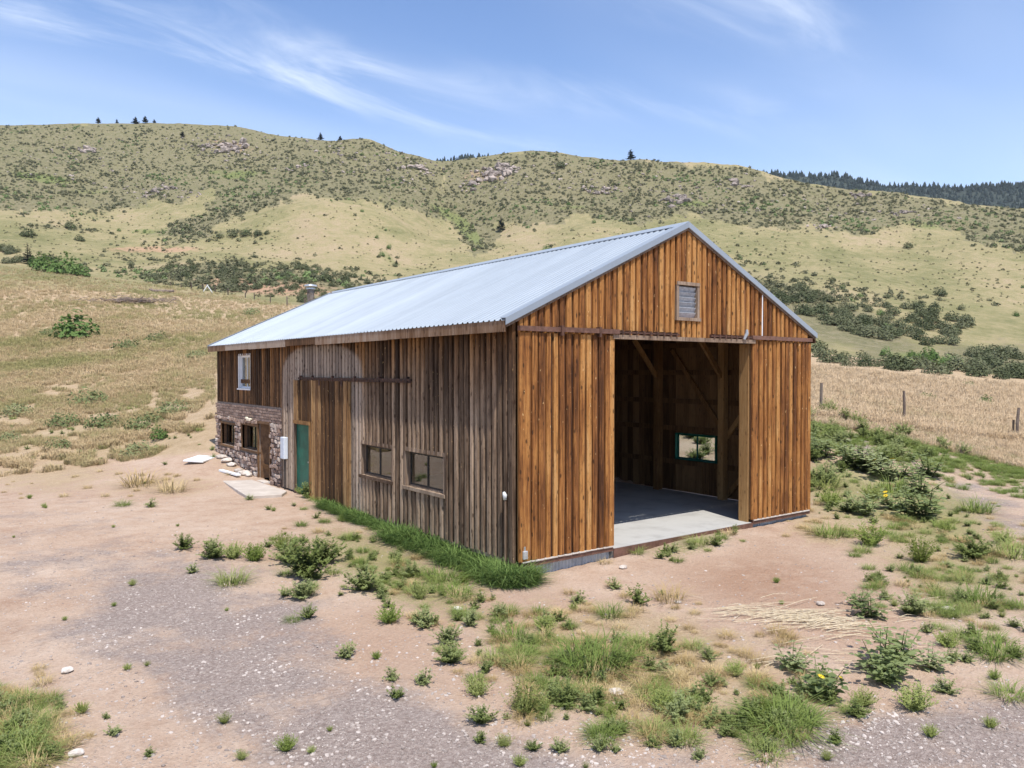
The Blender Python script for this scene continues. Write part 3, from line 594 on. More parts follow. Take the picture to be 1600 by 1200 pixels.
def build_barn():
    # foundation and floor
    mb = MB(); mb.box((0.03, 0.03, -0.85), (BW - 0.03, BL - 0.03, -0.12)); mb.build('foundation', 'mortar', barn)
    mb = MB(); mb.box((0.06, 0.02, -0.20), (BW - 0.06, BL - 0.06, -0.05)); mb.box((2.46, -0.16, -0.30), (7.12, 0.018, -0.052))
    fl = mb.build('floor_slab', 'concrete', barn)
    MB().box((2.44, -0.185, -0.33), (7.14, -0.163, -0.058)).build('edge_strip', 'brown_trim_metal', fl)
    # long side wall facing the drive
    W1 = (4.89, 6.52, 1.0, 1.79); W2 = (2.52, 4.20, 0.98, 1.80); WU = (15.26, 16.52, 3.05, 4.22); GD = (9.86, 11.0, -0.05, 2.06)
    mb = MB()
    for z in (0.45, 2.1, 3.3, 4.55): mb.box((0.012, 0.05, z - 0.07), (0.06, BL - 0.1, z + 0.07))
    for y in np.arange(0.1, 19.1, 2.45):
        if not any(o[0] - 0.1 < y < o[1] + 0.1 for o in (W1, W2, WU, GD)): mb.box((0.062, y, -0.05), (0.26, y + 0.2, 4.66))
    side = mb.build('wall', 'interior_wood', barn); side['label'] = 'long weathered side wall with grey battens and brown upper boards'
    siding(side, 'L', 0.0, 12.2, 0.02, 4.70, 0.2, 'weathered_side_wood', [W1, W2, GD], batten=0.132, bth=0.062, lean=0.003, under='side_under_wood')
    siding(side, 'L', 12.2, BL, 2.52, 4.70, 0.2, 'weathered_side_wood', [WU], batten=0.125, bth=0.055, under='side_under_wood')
    mb = MB(); mb.box((-0.075, 0.0, -0.06), (-0.003, 7.1, 0.012)); mb.build('sill_board', 'grey_trim_wood', side)
    mb = MB(); mb.box((-0.115, -0.05, -0.02), (-0.04, 0.05, 4.66)); mb.build('corner_board', 'weathered_side_wood', side)

    def window(parent, wall, o, fm, sashm, proud, t=0.085, mid=True, sill=True, depth=0.10, glass=-0.05):
        a, b, c, d = o; P = MAP[wall]; q = ORG[wall]
        def bx(mb, u0, u1, n0, n1, z0, z1):
            p0 = P(u0, n0, z0); p1 = P(u1, n1, z1); mb.box([x + y for x, y in zip(p0, q)], [x + y for x, y in zip(p1, q)])
        mb = MB()
        bx(mb, a - t, b + t, -0.02, proud, d, d + t); bx(mb, a - t, a, -0.02, proud - 0.006, c, d); bx(mb, b, b + t, -0.02, proud - 0.006, c, d)
        for (u0, u1, z0, z1) in ((a + 0.002, a + 0.03, c, d), (b - 0.03, b - 0.002, c, d), (a + 0.031, b - 0.031, d - 0.03, d - 0.001), (a + 0.031, b - 0.031, c + 0.001, c + 0.03)):
            bx(mb, u0, u1, -depth, -0.021, z0, z1)
        w = mb.build('window', fm, parent)
        mb = MB(); f = 0.035; g0, g1 = glass - 0.012, glass + 0.012; A, B, C2, D2 = a + 0.032, b - 0.032, c + 0.032, d - 0.032
        bx(mb, A, A + f, g0, g1, C2, D2); bx(mb, B - f, B, g0, g1, C2, D2); bx(mb, A + f, B - f, g0, g1, C2, C2 + f); bx(mb, A + f, B - f, g0, g1, D2 - f, D2)
        m_ = (A + B) / 2
        if mid: bx(mb, m_ - 0.022, m_ + 0.022, g0, g1 + 0.008, C2 + f, D2 - f)
        mb.build('sash', sashm, w)
        for u0, u1 in (((A + f, m_ - 0.022), (m_ + 0.022, B - f)) if mid else ((A + f, B - f),)):
            mb = MB(); bx(mb, u0, u1, glass - 0.003, glass + 0.003, C2 + f, D2 - f); mb.build('pane', 'window_glass', w)
        if sill:
            mb = MB(); bx(mb, a - t - 0.02, b + t + 0.02, -0.02, proud + 0.035, c - t * 0.9, c - 0.001); mb.build('sill', fm, w)
        return w
    w = window(side, 'L', W2, 'grey_trim_wood', 'dark_steel', 0.085); w['label'] = 'two pane window in grey wood frame nearer the front corner'
    w = window(side, 'L', W1, 'grey_trim_wood', 'dark_steel', 0.085); w['label'] = 'two pane window beside the side sliding door'
    w = window(side, 'L', WU, 'white_plastic', 'white_plastic', 0.075, t=0.06); w['label'] = 'white framed upper window above the stone facing'

    # sliding door on the side wall, with the green door let into it
    mb = MB(); mb.box((-0.085, 7.15, 0.06), (-0.074, 9.84, 3.38)); mb.box((-0.085, 9.84, 2.2), (-0.074, 11.05, 3.38))
    sd = mb.build('sliding_door', 'sliding_door_wood', barn); sd['label'] = 'brown plank sliding door standing on the side wall'
    ops = [(9.80, 11.06, -0.1, 2.19)]
    u = 7.13
    while u < 11.05:
        wd = random.choice((0.08, 0.10, 0.13, 0.16)); wd = min(wd, 11.07 - u)
        if wd > 0.03:
            for s, t in spans(random.uniform(-0.05, 0.0), 3.40 + random.uniform(-0.02, 0.01), u + wd / 2, ops):
                put_plank('plank', sd, 'L', u + wd / 2, 0.087 + random.uniform(0, 0.04), s, t - s, wd - 0.008, 0.026, 'sliding_door_wood', 0, random.uniform(-0.002, 0.002))
        u += wd
    MB().box((-0.16, 9.78, 2.08), (-0.02, 11.05, 2.185)).build('lintel', 'frame_timber', sd)
    MB().box((-0.15, 9.74, -0.03), (-0.02, 9.855, 2.078)).build('jamb', 'frame_timber', sd)
    MB().box((-0.13, 11.002, -0.03), (-0.02, 11.06, 2.078)).build('jamb', 'grey_trim_wood', sd)
    gd = MB().box((-0.065, 9.87, -0.03), (-0.02, 10.99, 2.05)).build('door', 'green_paint', barn); gd['label'] = 'flat green painted entrance door'
    mb = MB()
    for z0, z1 in ((0.25, 0.85), (1.05, 1.85)):
        mb.box((-0.070, 10.05, z0), (-0.0652, 10.81, z0 + 0.02)); mb.box((-0.070, 10.05, z1), (-0.0652, 10.81, z1 + 0.02))
        mb.box((-0.070, 10.03, z0), (-0.0652, 10.05, z1 + 0.02)); mb.box((-0.070, 10.81, z0), (-0.0652, 10.83, z1 + 0.02))
    mb.build('moulding', 'green_paint', gd)
    mb = MB(); mb.tube([(-0.065, 9.99, 0.98), (-0.115, 9.99, 0.98)], [0.02, 0.028], 8); mb.build('handle', 'light_steel', gd)
    mb = MB(); mb.beam((-0.13, 3.83, 3.455), (-0.13, 10.65, 3.455), 0.05, 0.055); mb.box((-0.135, 3.83, 3.385), (-0.125, 10.65, 3.43))
    tr = mb.build('door_track', 'rusty_track', barn)
    for y in (4.0, 5.4, 6.8, 8.2, 9.6, 10.5): MB().box((-0.162, y - 0.03, 3.40), (-0.068, y + 0.03, 3.53)).build('bracket', 'rusty_track', tr)
    for y in (7.6, 9.1): MB().box((-0.148, y - 0.05, 3.25), (-0.137, y + 0.05, 3.46)).build('hanger', 'rusty_track', tr)
    # electrical box, faucet pipe
    mb = MB(); mb.box((-0.20, 11.72, 0.92), (-0.066, 12.02, 1.60)); bx = mb.build('meter_box', 'box_paint', barn, bevel=0.012)
    MB().box((-0.207, 11.74, 0.94), (-0.201, 12.0, 1.57)).build('cover', 'box_paint', bx)
    MB().tube([(-0.11, 11.87, -0.05), (-0.11, 11.87, 0.92)], 0.03, 8).build('conduit', 'dark_steel', bx)
    vp = MB().tube([(-0.135, 0.16, -0.1), (-0.135, 0.16, 1.22)], 0.022, 8).build('vent_pipe', 'grey_trim_wood', barn)
    MB().tube([(-0.135, 0.16, 1.18), (-0.14, 0.16, 1.27), (-0.165, 0.16, 1.33)], [0.035, 0.045, 0.025], 8).build('pipe_cap', 'white_plastic', vp, smooth=True)

    # stone faced end of the side wall
    SW1 = (16.96, 18.59, 0.90, 1.69); SW2 = (14.45, 16.16, 0.92, 1.77); SD = (13.28, 14.37, 0.0, 1.90); so = [SW1, SW2, SD]
    mb = MB(); ys = sorted({12.22, BL + 0.1, *[v for o in so for v in o[:2]]})
    for a, b in zip(ys, ys[1:]):
        for s, t in spans(-0.4, 2.5, (a + b) / 2, so): mb.box((-0.055, a, s), (0.01, b, t))
    sf = mb.build('stone_facing', 'mortar', barn); sf['label'] = 'brown rubble stone facing on the far end of the side wall'
    st = MB(); z = -0.35; r = random.Random(5)
    while z < 2.47:
        coursed = z > 1.95; h = r.uniform(0.085, 0.10) if coursed else r.uniform(0.10, 0.16); y = 12.24 + r.uniform(0, 0.1)
        while y < BL + 0.06:
            w = r.uniform(0.18, 0.32) if coursed else r.uniform(0.12, 0.27); uc = y + w / 2; zc = z + h / 2
            if not any(o[0] - w*0.42 - 0.03 < uc < o[1] + w*0.42 + 0.03 and o[2] - h*0.4 - 0.03 < zc < o[3] + h*0.4 + 0.06 for o in so) and zc < 2.44:
                p = r.uniform(0.075, 0.09) if coursed else r.uniform(0.085, 0.165); j = 0.006 if coursed else 0.025; g = 0.008 if coursed else 0.012
                zj = 0 if coursed else r.uniform(-0.02, 0.02); tone = r.uniform(0.1, 0.55) if coursed else min(1, max(0, r.gauss(0.55, 0.28)))
                vs = []
                for n, ins in ((0.05, 0.0), (p * 0.82, 0.004), (p, 0.22 if not coursed else 0.06)):
                    for (a, b) in ((0, 0), (1, 0), (1, 1), (0, 1)):
                        uu = y + g + (w - 2*g) * (a + (0.5 - a) * ins * 1.2) + r.uniform(-j, j) * (n > 0.05); zz = z + zj + g + (h - 2*g) * (b + (0.5 - b) * ins * 1.6) + r.uniform(-j, j) * (n > 0.05)
                        vs.append((-n - r.uniform(0, 0.012), uu, zz))
                fs = [(0,1,5,4),(1,2,6,5),(2,3,7,6),(3,0,4,7),(4,5,9,8),(5,6,10,9),(6,7,11,10),(7,4,8,11),(8,9,10,11)]
                st.add(vs, fs, tone)
            y += w
        z += h
    o = st.build('stones', 'veneer_stone', sf); o['kind'] = 'stuff'
    w = window(sf, 'L', SW1, 'door_brown', 'dark_steel', 0.10, t=0.07, depth=0.2, glass=-0.12); w['label'] = 'brown framed window in stone facing near the far corner'
    w = window(sf, 'L', SW2, 'door_brown', 'dark_steel', 0.10, t=0.07, depth=0.2, glass=-0.12); w['label'] = 'brown framed window in stone facing beside the brown door'
    mb = MB(); mb.box((-0.12, 13.22, 1.90), (0.02, 14.43, 1.98)); mb.box((-0.115, 13.22, 0.0), (0.02, 13.278, 1.898)); mb.box((-0.115, 14.372, 0.0), (0.02, 14.43, 1.898))
    mb.build('door_frame', 'door_brown', sf)
    mb = MB(); mb.beam((-0.02, 14.345, 0.96), (0.46, 13.80, 0.96), 0.045, 1.82); bd = mb.build('door', 'door_brown', barn); bd['label'] = 'brown wooden door standing ajar in the stone facing'
    MB().tube([(0.40, 13.86, 0.95), (0.35, 13.82, 0.95)], 0.025, 8).build('handle', 'dark_steel', bd)
    mb = MB(); mb.box((-0.30, 13.25, -0.12), (-0.06, 14.4, 0.025)); mb.build('door_step', 'pad_concrete', barn)
    mb = MB(); mb.box((-0.17, 15.05, 1.94), (-0.10, 15.42, 2.03)); mb.box((-0.16, 15.42, 1.99), (-0.09, 15.56, 2.06)); mb.box((-0.155, 14.96, 1.99), (-0.09, 15.05, 2.02))
    mb.build('pale_wall_piece', 'pale_piece', barn, bevel=0.01)  # small pale piece on the stone, taken for exposed foam
    # partition behind the stone end
    mb = MB(); mb.box((0.05, 12.1, -0.05), (BW - 0.05, 12.18, 4.6)); mb.build('partition', 'interior_wood', barn)

    # far side wall, seen from inside through the open front
    WR = (2.80, 4.36, 0.95, 1.76)
    mb = MB()
    for z in (0.86, 1.90, 2.74, 3.62, 4.45):
        for a, b in ((0.1, 12.0),): mb.box((BW - 0.085, a, z - 0.075), (BW - 0.032, b, z + 0.075))
    fw = mb.build('wall', 'interior_wood', barn); fw['label'] = 'far side wall whose bare inner boards show through the open front'
    siding(fw, 'R', 0.0, BL, -0.04, 4.70, 0.26, 'interior_wood', [WR], n=-0.03, batten=0.08, th=0.025, bth=0.02, jit=0.006)
    w = window(fw, 'R', WR, 'green_paint', 'green_paint', 0.05, t=0.06, depth=0.16, glass=-0.04); w['label'] = 'green framed window seen through the open front'
    # rear gable
    mb = MB(); mb.box((0.1, BL - 0.09, 4.40), (BW - 0.1, BL - 0.035, 4.55)); bwl = mb.build('wall', 'interior_wood', barn); bwl['label'] = 'rear gable wall of the barn'
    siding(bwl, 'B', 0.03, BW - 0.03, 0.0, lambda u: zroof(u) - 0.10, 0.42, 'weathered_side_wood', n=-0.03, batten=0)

    # timber frame
    for y in (0.35, 2.45, 4.95, 7.45, 9.95):
        for x in (0.30, BW - 0.28):
            if y < 1 and x < 1: continue
            MB().box((x - 0.1, y - 0.1, -0.05), (x + 0.1, y + 0.1, 4.66)).build('post', 'frame_timber', barn)
        if y > 1:
            MB().beam((BW - 0.36, y, 3.50), (BW - 1.35, y, 4.62), 0.09, 0.13).build('brace', 'frame_timber', barn)
            MB().beam((0.38, y, 3.50), (1.35, y, 4.62), 0.09, 0.13).build('brace', 'frame_timber', barn)
            mb = MB(); mb.box((0.38, y - 0.045, 4.665), (BW - 0.38, y + 0.045, 4.86))
            for sx in (-1, 1):
                xe = BW / 2 + sx * 4.6; mb.beam((BW/2 + sx*0.05, y, zroof(BW/2) - 0.28), (xe, y, zroof(xe) - 0.22), 0.09, 0.17)
            mb.box((BW/2 - 0.07, y - 0.04, 4.86), (BW/2 + 0.07, y + 0.04, RIDGE_Z - 0.36)); mb.build('truss', 'frame_timber', barn)
    for p, q in (((4.5, 4.32), (2.62, 2.0)), ((2.42, 1.75), (0.42, 4.3)), ((2.40, 0.05), (0.45, 2.3))):
        MB().beam((BW - 0.14, p[0], p[1]), (BW - 0.14, q[0], q[1]), 0.13, 0.07, up=(1, 0, 0)).build('brace', 'frame_timber', barn)
    for x in (2.47, 7.11):
        s = 1 if x > 5 else -1
        MB().box((x, -0.05, -0.05), (x + s * 0.16, 0.22, 4.33)).build('door_post', 'frame_timber', barn)
    MB().box((7.08, -0.075, -0.05), (7.108, 0.19, 4.32)).build('jamb', 'frame_timber', barn)

    # gable front
    VENT = (4.54, 5.17, 4.88, 5.61)
    mb = MB(); mb.box((0.1, 0.03, 4.36), (BW - 0.1, 0.10, 4.60)); mb.box((2.0, 0.03, 5.62), (BW - 2.0, 0.10, 5.76)); mb.box((0.05, 0.03, 4.2), (2.4, 0.09, 4.33)); mb.box((7.2, 0.03, 4.2), (BW - 0.05, 0.09, 4.33))
    gw = mb.build('gable_wall', 'interior_wood', barn); gw['label'] = 'orange brown board and batten gable above the open front'
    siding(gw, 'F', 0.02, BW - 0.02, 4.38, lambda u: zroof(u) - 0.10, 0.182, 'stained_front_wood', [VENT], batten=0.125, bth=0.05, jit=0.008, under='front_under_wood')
    mb = MB(); a, b, c, d = VENT
    mb.box((a - 0.07, -0.105, d), (b + 0.07, 0.03, d + 0.075)); mb.box((a - 0.075, -0.09, c), (a, 0.03, d - 0.001)); mb.box((b, -0.09, c), (b + 0.075, 0.03, d - 0.001)); mb.box((a - 0.10, -0.115, c - 0.075), (b + 0.10, 0.03, c - 0.001))
    vf = mb.build('gable_vent', 'grey_trim_wood', gw); MB().box((a, 0.05, c), (b, 0.07, d)).build('backing', 'louvre_paint', vf)
    for i in range(6):
        z = c + 0.06 + i * 0.115; MB().beam((a + 0.003, -0.005, z), (b - 0.003, -0.005, z), 0.012, 0.135, up=(0, -0.55, 1)).build('louvre', 'louvre_paint', vf)
    # two tall sliding doors pushed open on either side of the opening
    for x0, x1, lab in ((-0.02, 2.45, 'tall orange brown sliding door panel left of the opening'), (7.13, BW + 0.02, 'tall orange brown sliding door panel right of the opening')):
        mb = MB()
        for z in (0.12, 1.5, 2.9, 4.25): mb.box((x0 + 0.02, -0.088, z - 0.06), (x1 - 0.02, -0.055, z + 0.06))
        mb.box((x0 + 0.015, -0.089, 0.02), (x0 + 0.06, -0.054, 4.30)); mb.box((x1 - 0.06, -0.089, 0.02), (x1 - 0.015, -0.054, 4.30))
        fd = mb.build('sliding_door', 'frame_timber', barn); fd['label'] = lab
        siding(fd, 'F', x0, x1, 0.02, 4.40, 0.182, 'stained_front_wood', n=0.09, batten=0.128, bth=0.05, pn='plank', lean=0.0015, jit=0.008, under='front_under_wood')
        mb = MB(); mb.box((x0 + 0.03, -0.175, -0.10), (x1 - 0.03, -0.095, -0.012)); mb.build('bottom_rail', 'brown_trim_metal', fd)
        mb = MB(); xx = x0 + 0.05
        while xx < x1 - 0.08:
            ln = random.uniform(0.15, 0.4); mb.box((xx, -0.198, -0.012 + random.uniform(-0.004, 0.004)), (min(xx + ln, x1 - 0.05), -0.150, 0.010)); xx += ln + 0.012
        mb.build('drip_edge', 'pad_concrete', fd)
        # ribbed metal skirt below
        n = int((x1 - x0) / 0.09); mb = MB(); xs = np.linspace(x0 + 0.05, x1 - 0.03, n * 4 + 1)
        for i, x in enumerate(xs):
            dd = (0.0, 0.0, 0.022, 0.022)[i % 4]; mb.v += [(x, -0.06 - dd, -0.75), (x, -0.06 - dd, -0.103)]
        for i in range(len(xs) - 1): mb.f.append((2*i, 2*i+2, 2*i+3, 2*i+1))
        mb.build('skirt', 'skirt_metal', barn)
    mb = MB(); mb.box((0.03, -0.135, 0.06), (0.14, -0.215, 0.22)); ob = mb.build('outlet_box', 'light_steel', barn, bevel=0.01)
    MB().tube([(0.085, -0.17, 0.22), (0.085, -0.17, 0.30)], 0.022, 8).build('conduit', 'light_steel', ob)
    # track boards, header and hangers
    hd = MB().box((2.40, -0.20, 4.335), (7.20, -0.075, 4.425)).build('header', 'grey_trim_wood', barn)
    MB().box((-0.05, -0.215, 4.43), (0.98, -0.125, 4.525)).build('track_cover', 'brown_trim_metal', hd)
    MB().box((0.985, -0.235, 4.435), (2.55, -0.125, 4.53)).build('track_cover', 'brown_trim_metal', hd)
    MB().box((7.06, -0.225, 4.435), (8.1, -0.125, 4.53)).build('track_cover', 'brown_trim_metal', hd)
    MB().box((8.105, -0.205, 4.43), (BW + 0.02, -0.125, 4.525)).build('track_cover', 'brown_trim_metal', hd)
    for a_, b_ in ((2.56, 4.42), (5.52, 7.05)):
        mb = MB(); mb.beam((a_, -0.18, 4.475), (b_, -0.18, 4.475), 0.06, 0.035)
        for x in np.arange(a_ + 0.1, b_, 0.21): mb.box((x - 0.025, -0.222, 4.43), (x + 0.025, -0.09, 4.52))
        mb.build('track_rail', 'rusty_track', hd)
    for x in (0.985, 2.0): MB().box((x - 0.03, -0.245, 4.36), (x + 0.03, -0.128, 4.56)).build('hanger', 'rusty_track', hd)
    MB().tube([(6.7, -0.23, 4.42), (6.78, -0.25, 4.56), (6.78, -0.25, 4.66)], [0.03, 0.045, 0.03], 8).build('insulator', 'light_steel', hd)
    MB().tube([(7.61, -0.085, 4.54), (7.61, -0.085, 5.62)], 0.018, 8).build('conduit', 'white_plastic', gw)

    # roof
    x0, x1, xr = -0.32, BW + 0.32, BW / 2; yf, yb = -0.12, BL + 0.32
    mb = MB()
    for s, (xa, xb) in ((0, (x0 + 0.02, xr)), (1, (x1 - 0.02, xr))):
        za, zb = zroof(xa), zroof(xb)
        mb.add([(xa, yf + 0.03, za - 0.075), (xb, yf + 0.03, zb - 0.075), (xb, yb - 0.03, zb - 0.075), (xa, yb - 0.03, za - 0.075), (xa, yf + 0.03, za - 0.025), (xb, yf + 0.03, zb - 0.025), (xb, yb - 0.03, zb - 0.025), (xa, yb - 0.03, za - 0.025)],
               [(0, 3, 2, 1), (4, 5, 6, 7), (0, 1, 5, 4), (1, 2, 6, 5), (2, 3, 7, 6), (3, 0, 4, 7)])
    roof = mb.build('roof', 'interior_wood', barn)
    npan = 21; pw = (yb - yf) / npan; nr = 5; prof = []
    for i in range(nr):
        b0 = i * pw / nr
        for du, h in ((0.0, 0), (0.096, 0), (0.110, 0.011), (0.118, 0.028), (0.156, 0.028), (0.164, 0.011), (0.178, 0)): prof.append((b0 + du * pw / nr / 0.186, h))
    prof.append((pw + 0.02, 0.004))
    for s in (0, 1):
        mb = MB(); xe, xt = (x0 - 0.03, xr - 0.005) if s == 0 else (x1 + 0.03, xr + 0.005)
        for y, h in prof: mb.v += [(xe, y, zroof(xe) - 0.02 + h), (xt, y, zroof(xt) - 0.02 + h)]
        for i in range(len(prof) - 1): mb.f.append((2*i, 2*i+1, 2*i+3, 2*i+2) if s else (2*i, 2*i+2, 2*i+3, 2*i+1))
        me = mb.mesh('roof_panel', 'galvanised_roof', fix=False)
        for k in range(npan): obj('roof_panel', me, roof, (0, yf + k * pw, random.uniform(0.0, 0.004)))
    mb = MB()
    for s in (-1, 1):
        xa = xr + s * 0.24; za = zroof(xa) + 0.028; zt = RIDGE_Z + 0.035
        mb.add([(xr, yf - 0.02, zt), (xr, yb + 0.02, zt), (xa, yb + 0.02, za), (xa, yf - 0.02, za), (xr, yf - 0.02, zt - 0.01), (xr, yb + 0.02, zt - 0.01), (xa, yb + 0.02, za - 0.014), (xa, yf - 0.02, za - 0.014)],
               [(0, 1, 2, 3), (4, 7, 6, 5), (3, 2, 6, 7), (0, 3, 7, 4), (1, 5, 6, 2)])
    mb.build('ridge_cap', 'galvanised_roof', roof)
    for yy, sg in ((yf, -1), (yb, 1)):
        for s in (-1, 1):
            mb = MB(); xe = xr + s * (xr + 0.34); pts = []
            for x in (xr, xe):
                z = zroof(x); pts += [(x, yy + sg * 0.012, z - 0.115), (x, yy + sg * 0.028, z - 0.105), (x, yy + sg * 0.028, z + 0.028), (x, yy - sg * 0.15, z + 0.036), (x, yy - sg * 0.15, z + 0.024), (x, yy + sg * 0.012, z + 0.016)]
            mb.add(pts, [(i, (i + 1) % 6, 6 + (i + 1) % 6, 6 + i) for i in range(6)] + [(5, 4, 3, 2, 1, 0), (6, 7, 8, 9, 10, 11)])
            mb.build('rake_trim', 'galvanised_roof', roof)
            mb = MB(); zt_, zb_ = -0.118, -0.165; q = []
            for x in (xr, xr + s * (xr + 0.3)):
                z = zroof(x); q += [(x, yy + sg * 0.002, z + zb_), (x, yy - sg * 0.045, z + zb_), (x, yy - sg * 0.045, z - 0.08), (x, yy + sg * 0.002, z - 0.08)]
            mb.add(q, [(i, (i + 1) % 4, 4 + (i + 1) % 4, 4 + i) for i in range(4)] + [(3, 2, 1, 0), (4, 5, 6, 7)]); mb.build('rake_board', 'grey_trim_wood', roof)
    segs = [yf + 0.02, 4.6, 8.9, 11.2, 14.6, 17.2, yb - 0.02]
    for i, (a_, b_) in enumerate(zip(segs, segs[1:])):
        dz = (0, -0.01, 0.012, -0.006, 0.006, 0)[i]
        for xa, sx in ((x0 + 0.015, -1), (x1 - 0.015, 1)):
            MB().box((xa, a_ + 0.004, 4.405 + dz), (xa + sx * 0.035, b_ - 0.004, zroof(x0) - 0.03)).build('fascia_board', 'fascia_wood', roof)
    for y in np.arange(0.3, 19.2, 1.225):
        xa = x0 + 0.02; MB().beam((xa + 0.06, y, zroof(xa + 0.06) - 0.165), (0.9, y, zroof(0.9) - 0.165), 0.045, 0.13).build('rafter', 'interior_wood', roof)
    # flue at the rear gable
    fx, fy = 3.95, BL + 0.56
    mb = MB(); mb.tube([(fx, fy, 0.3), (fx, fy, 7.10)], 0.15, 14); fl = mb.build('flue_pipe', 'flue_metal', barn, smooth=False)
    mb = MB(); mb.tube([(fx, fy, 7.12), (fx, fy, 7.17)], [0.20, 0.20], 14); mb.tube([(fx, fy, 7.24), (fx, fy, 7.30), (fx, fy, 7.34)], [0.27, 0.25, 0.05], 14)
    for k in range(4): an = k * math.pi / 2; mb.tube([(fx + 0.16*math.cos(an), fy + 0.16*math.sin(an), 7.10), (fx + 0.16*math.cos(an), fy + 0.16*math.sin(an), 7.26)], 0.012, 5)
    mb.build('rain_cap', 'light_steel', fl)
    MB().beam((fx, fy - 0.15, 3.0), (fx, BL, 3.0), 0.05, 0.05).build('bracket', 'dark_steel', fl)
build_barn()

# ------------------------------------------------------------------ plant shapes
def leafcloud(r, n, rx, rz, size, shell=0.55, z0=0.1, aspect=0.6, lump=0.25):
    """leaf clumps spread through an uneven rounded crown"""
    mb = MB(); lumps = [(r.uniform(0, 6.28), r.uniform(0.0, 1.3), r.uniform(0.3, 1)) for _ in range(7)]
    for _ in range(n):
        az = r.uniform(0, 6.283); el = math.asin(r.uniform(-0.12, 1)); rad = (shell + (1 - shell) * r.random()) if r.random() < 0.8 else r.random()
        g = 1 + lump * sum(k * math.cos(az - a) * math.cos(el - e) for a, e, k in lumps) / 2.2
        c = Vector((math.cos(az) * math.cos(el) * rx * rad * g, math.sin(az) * math.cos(el) * rx * rad * g, z0 + max(0.0, math.sin(el)) * rz * rad * g))
        nrm = (c - Vector((0, 0, z0))).normalized() + Vector((r.gauss(0, 0.5), r.gauss(0, 0.5), r.gauss(0.2, 0.5))); nrm.normalize()
        a = nrm.orthogonal().normalized(); a.rotate(Matrix.Rotation(r.uniform(0, 6.28), 3, nrm)); b = nrm.cross(a)
        s = size * r.uniform(0.6, 1.35); cu = nrm * s * 0.25
        mb.add([c - a * s, c - b * s * aspect - cu, c + a * s, c + b * s * aspect - cu * 0.5], [(0, 1, 2, 3)])
    return mb
def stems(mb, r, n, spread, h, rad):
    for _ in range(n):
        a = r.uniform(0, 6.28); d = r.uniform(0.3, 1) * spread
        mb.tube([(0.05 * math.cos(a), 0.05 * math.sin(a), -0.1), (d * 0.4 * math.cos(a), d * 0.4 * math.sin(a), h * 0.5), (d * math.cos(a), d * math.sin(a), h)], [rad, rad * 0.7, rad * 0.3], 4, False)
    return mb
def blades(r, n, h, spread, w, lean=0.5, droop=0.3, base=0.1):
    mb = MB()
    for _ in range(n):
        a = r.uniform(0, 6.28); q = r.random() ** 0.5; bx, by = base * q * math.cos(a), base * q * math.sin(a); hh = h * r.uniform(0.2, 1.1)
        a2 = a + r.gauss(0, 0.7); l = spread * r.uniform(0.1, 1.3) * lean; dx, dy = math.cos(a2), math.sin(a2); px, py = -dy * w, dx * w
        m = (bx + dx * l * 0.35, by + dy * l * 0.35, hh * 0.6); t = (bx + dx * l, by + dy * l, hh * (1 - droop * r.random()))
        mb.add([(bx - px, by - py, -0.02), (bx + px, by + py, -0.02), (m[0] + px * 0.8, m[1] + py * 0.8, m[2]), (m[0] - px * 0.8, m[1] - py * 0.8, m[2]), t], [(0, 1, 2, 3), (3, 2, 4)])
    return mb
def feathery(r):
    """bushy upright weed with fine foliage, about 1 m across at scale 1"""
    mb = MB()
    for _ in range(85):
        a = r.uniform(0, 6.28); tl = r.uniform(0.05, 0.95); L = r.uniform(0.45, 0.8); d = Vector((math.cos(a) * math.sin(tl), math.sin(a) * math.sin(tl), math.cos(tl)))
        sd = d.orthogonal().normalized(); p0 = Vector((0.06 * math.cos(a), 0.06 * math.sin(a), -0.02)); p1 = p0 + d * L
        mb.add([p0 - sd * 0.005, p0 + sd * 0.005, p1], [(0, 1, 2)])
        for k in range(14):
            f = 0.15 + 0.85 * k / 14; c = p0.lerp(p1, f); q = Vector((r.gauss(0, 1), r.gauss(0, 1), r.gauss(0.5, 0.8))).normalized(); l = 0.105 * (1.15 - 0.5 * f); w = q.orthogonal().normalized() * 0.016
            mb.add([c - w, c + w, c + q * l], [(0, 1, 2)])
    return mb
def broadleaf(r, tall=0.65, leaf=0.06, ns=13, nl=15):
    """leafy spreading weed"""
    mb = MB()
    for _ in range(ns):
        a = r.uniform(0, 6.28); tl = r.uniform(0.1, 1.25); L = tall * r.uniform(0.55, 1.1); d = Vector((math.cos(a) * math.sin(tl), math.sin(a) * math.sin(tl), math.cos(tl)))
        p0 = Vector((0, 0, -0.02)); p1 = p0 + d * L + Vector((0, 0, 0.06 * L)); sd = d.orthogonal().normalized()
        mb.add([p0 - sd * 0.007, p0 + sd * 0.007, p1], [(0, 1, 2)])
        for k in range(nl):
            f = r.uniform(0.2, 1.0); c = p0.lerp(p1, f); b = r.uniform(0, 6.28); q = Vector((math.cos(b), math.sin(b), r.uniform(-0.1, 0.9))).normalized(); l = leaf * r.uniform(0.7, 1.6) * (1.2 - 0.4 * f)
            sd2 = q.cross(Vector((0, 0, 1))).normalized() * l * 0.42; t = c + q * l * 1.7; m = c + q * l * 0.75
            mb.add([c, m + sd2 + Vector((0, 0, 0.15 * l)), t, m - sd2 + Vector((0, 0, 0.15 * l))], [(0, 1, 2), (0, 2, 3)])
    return mb
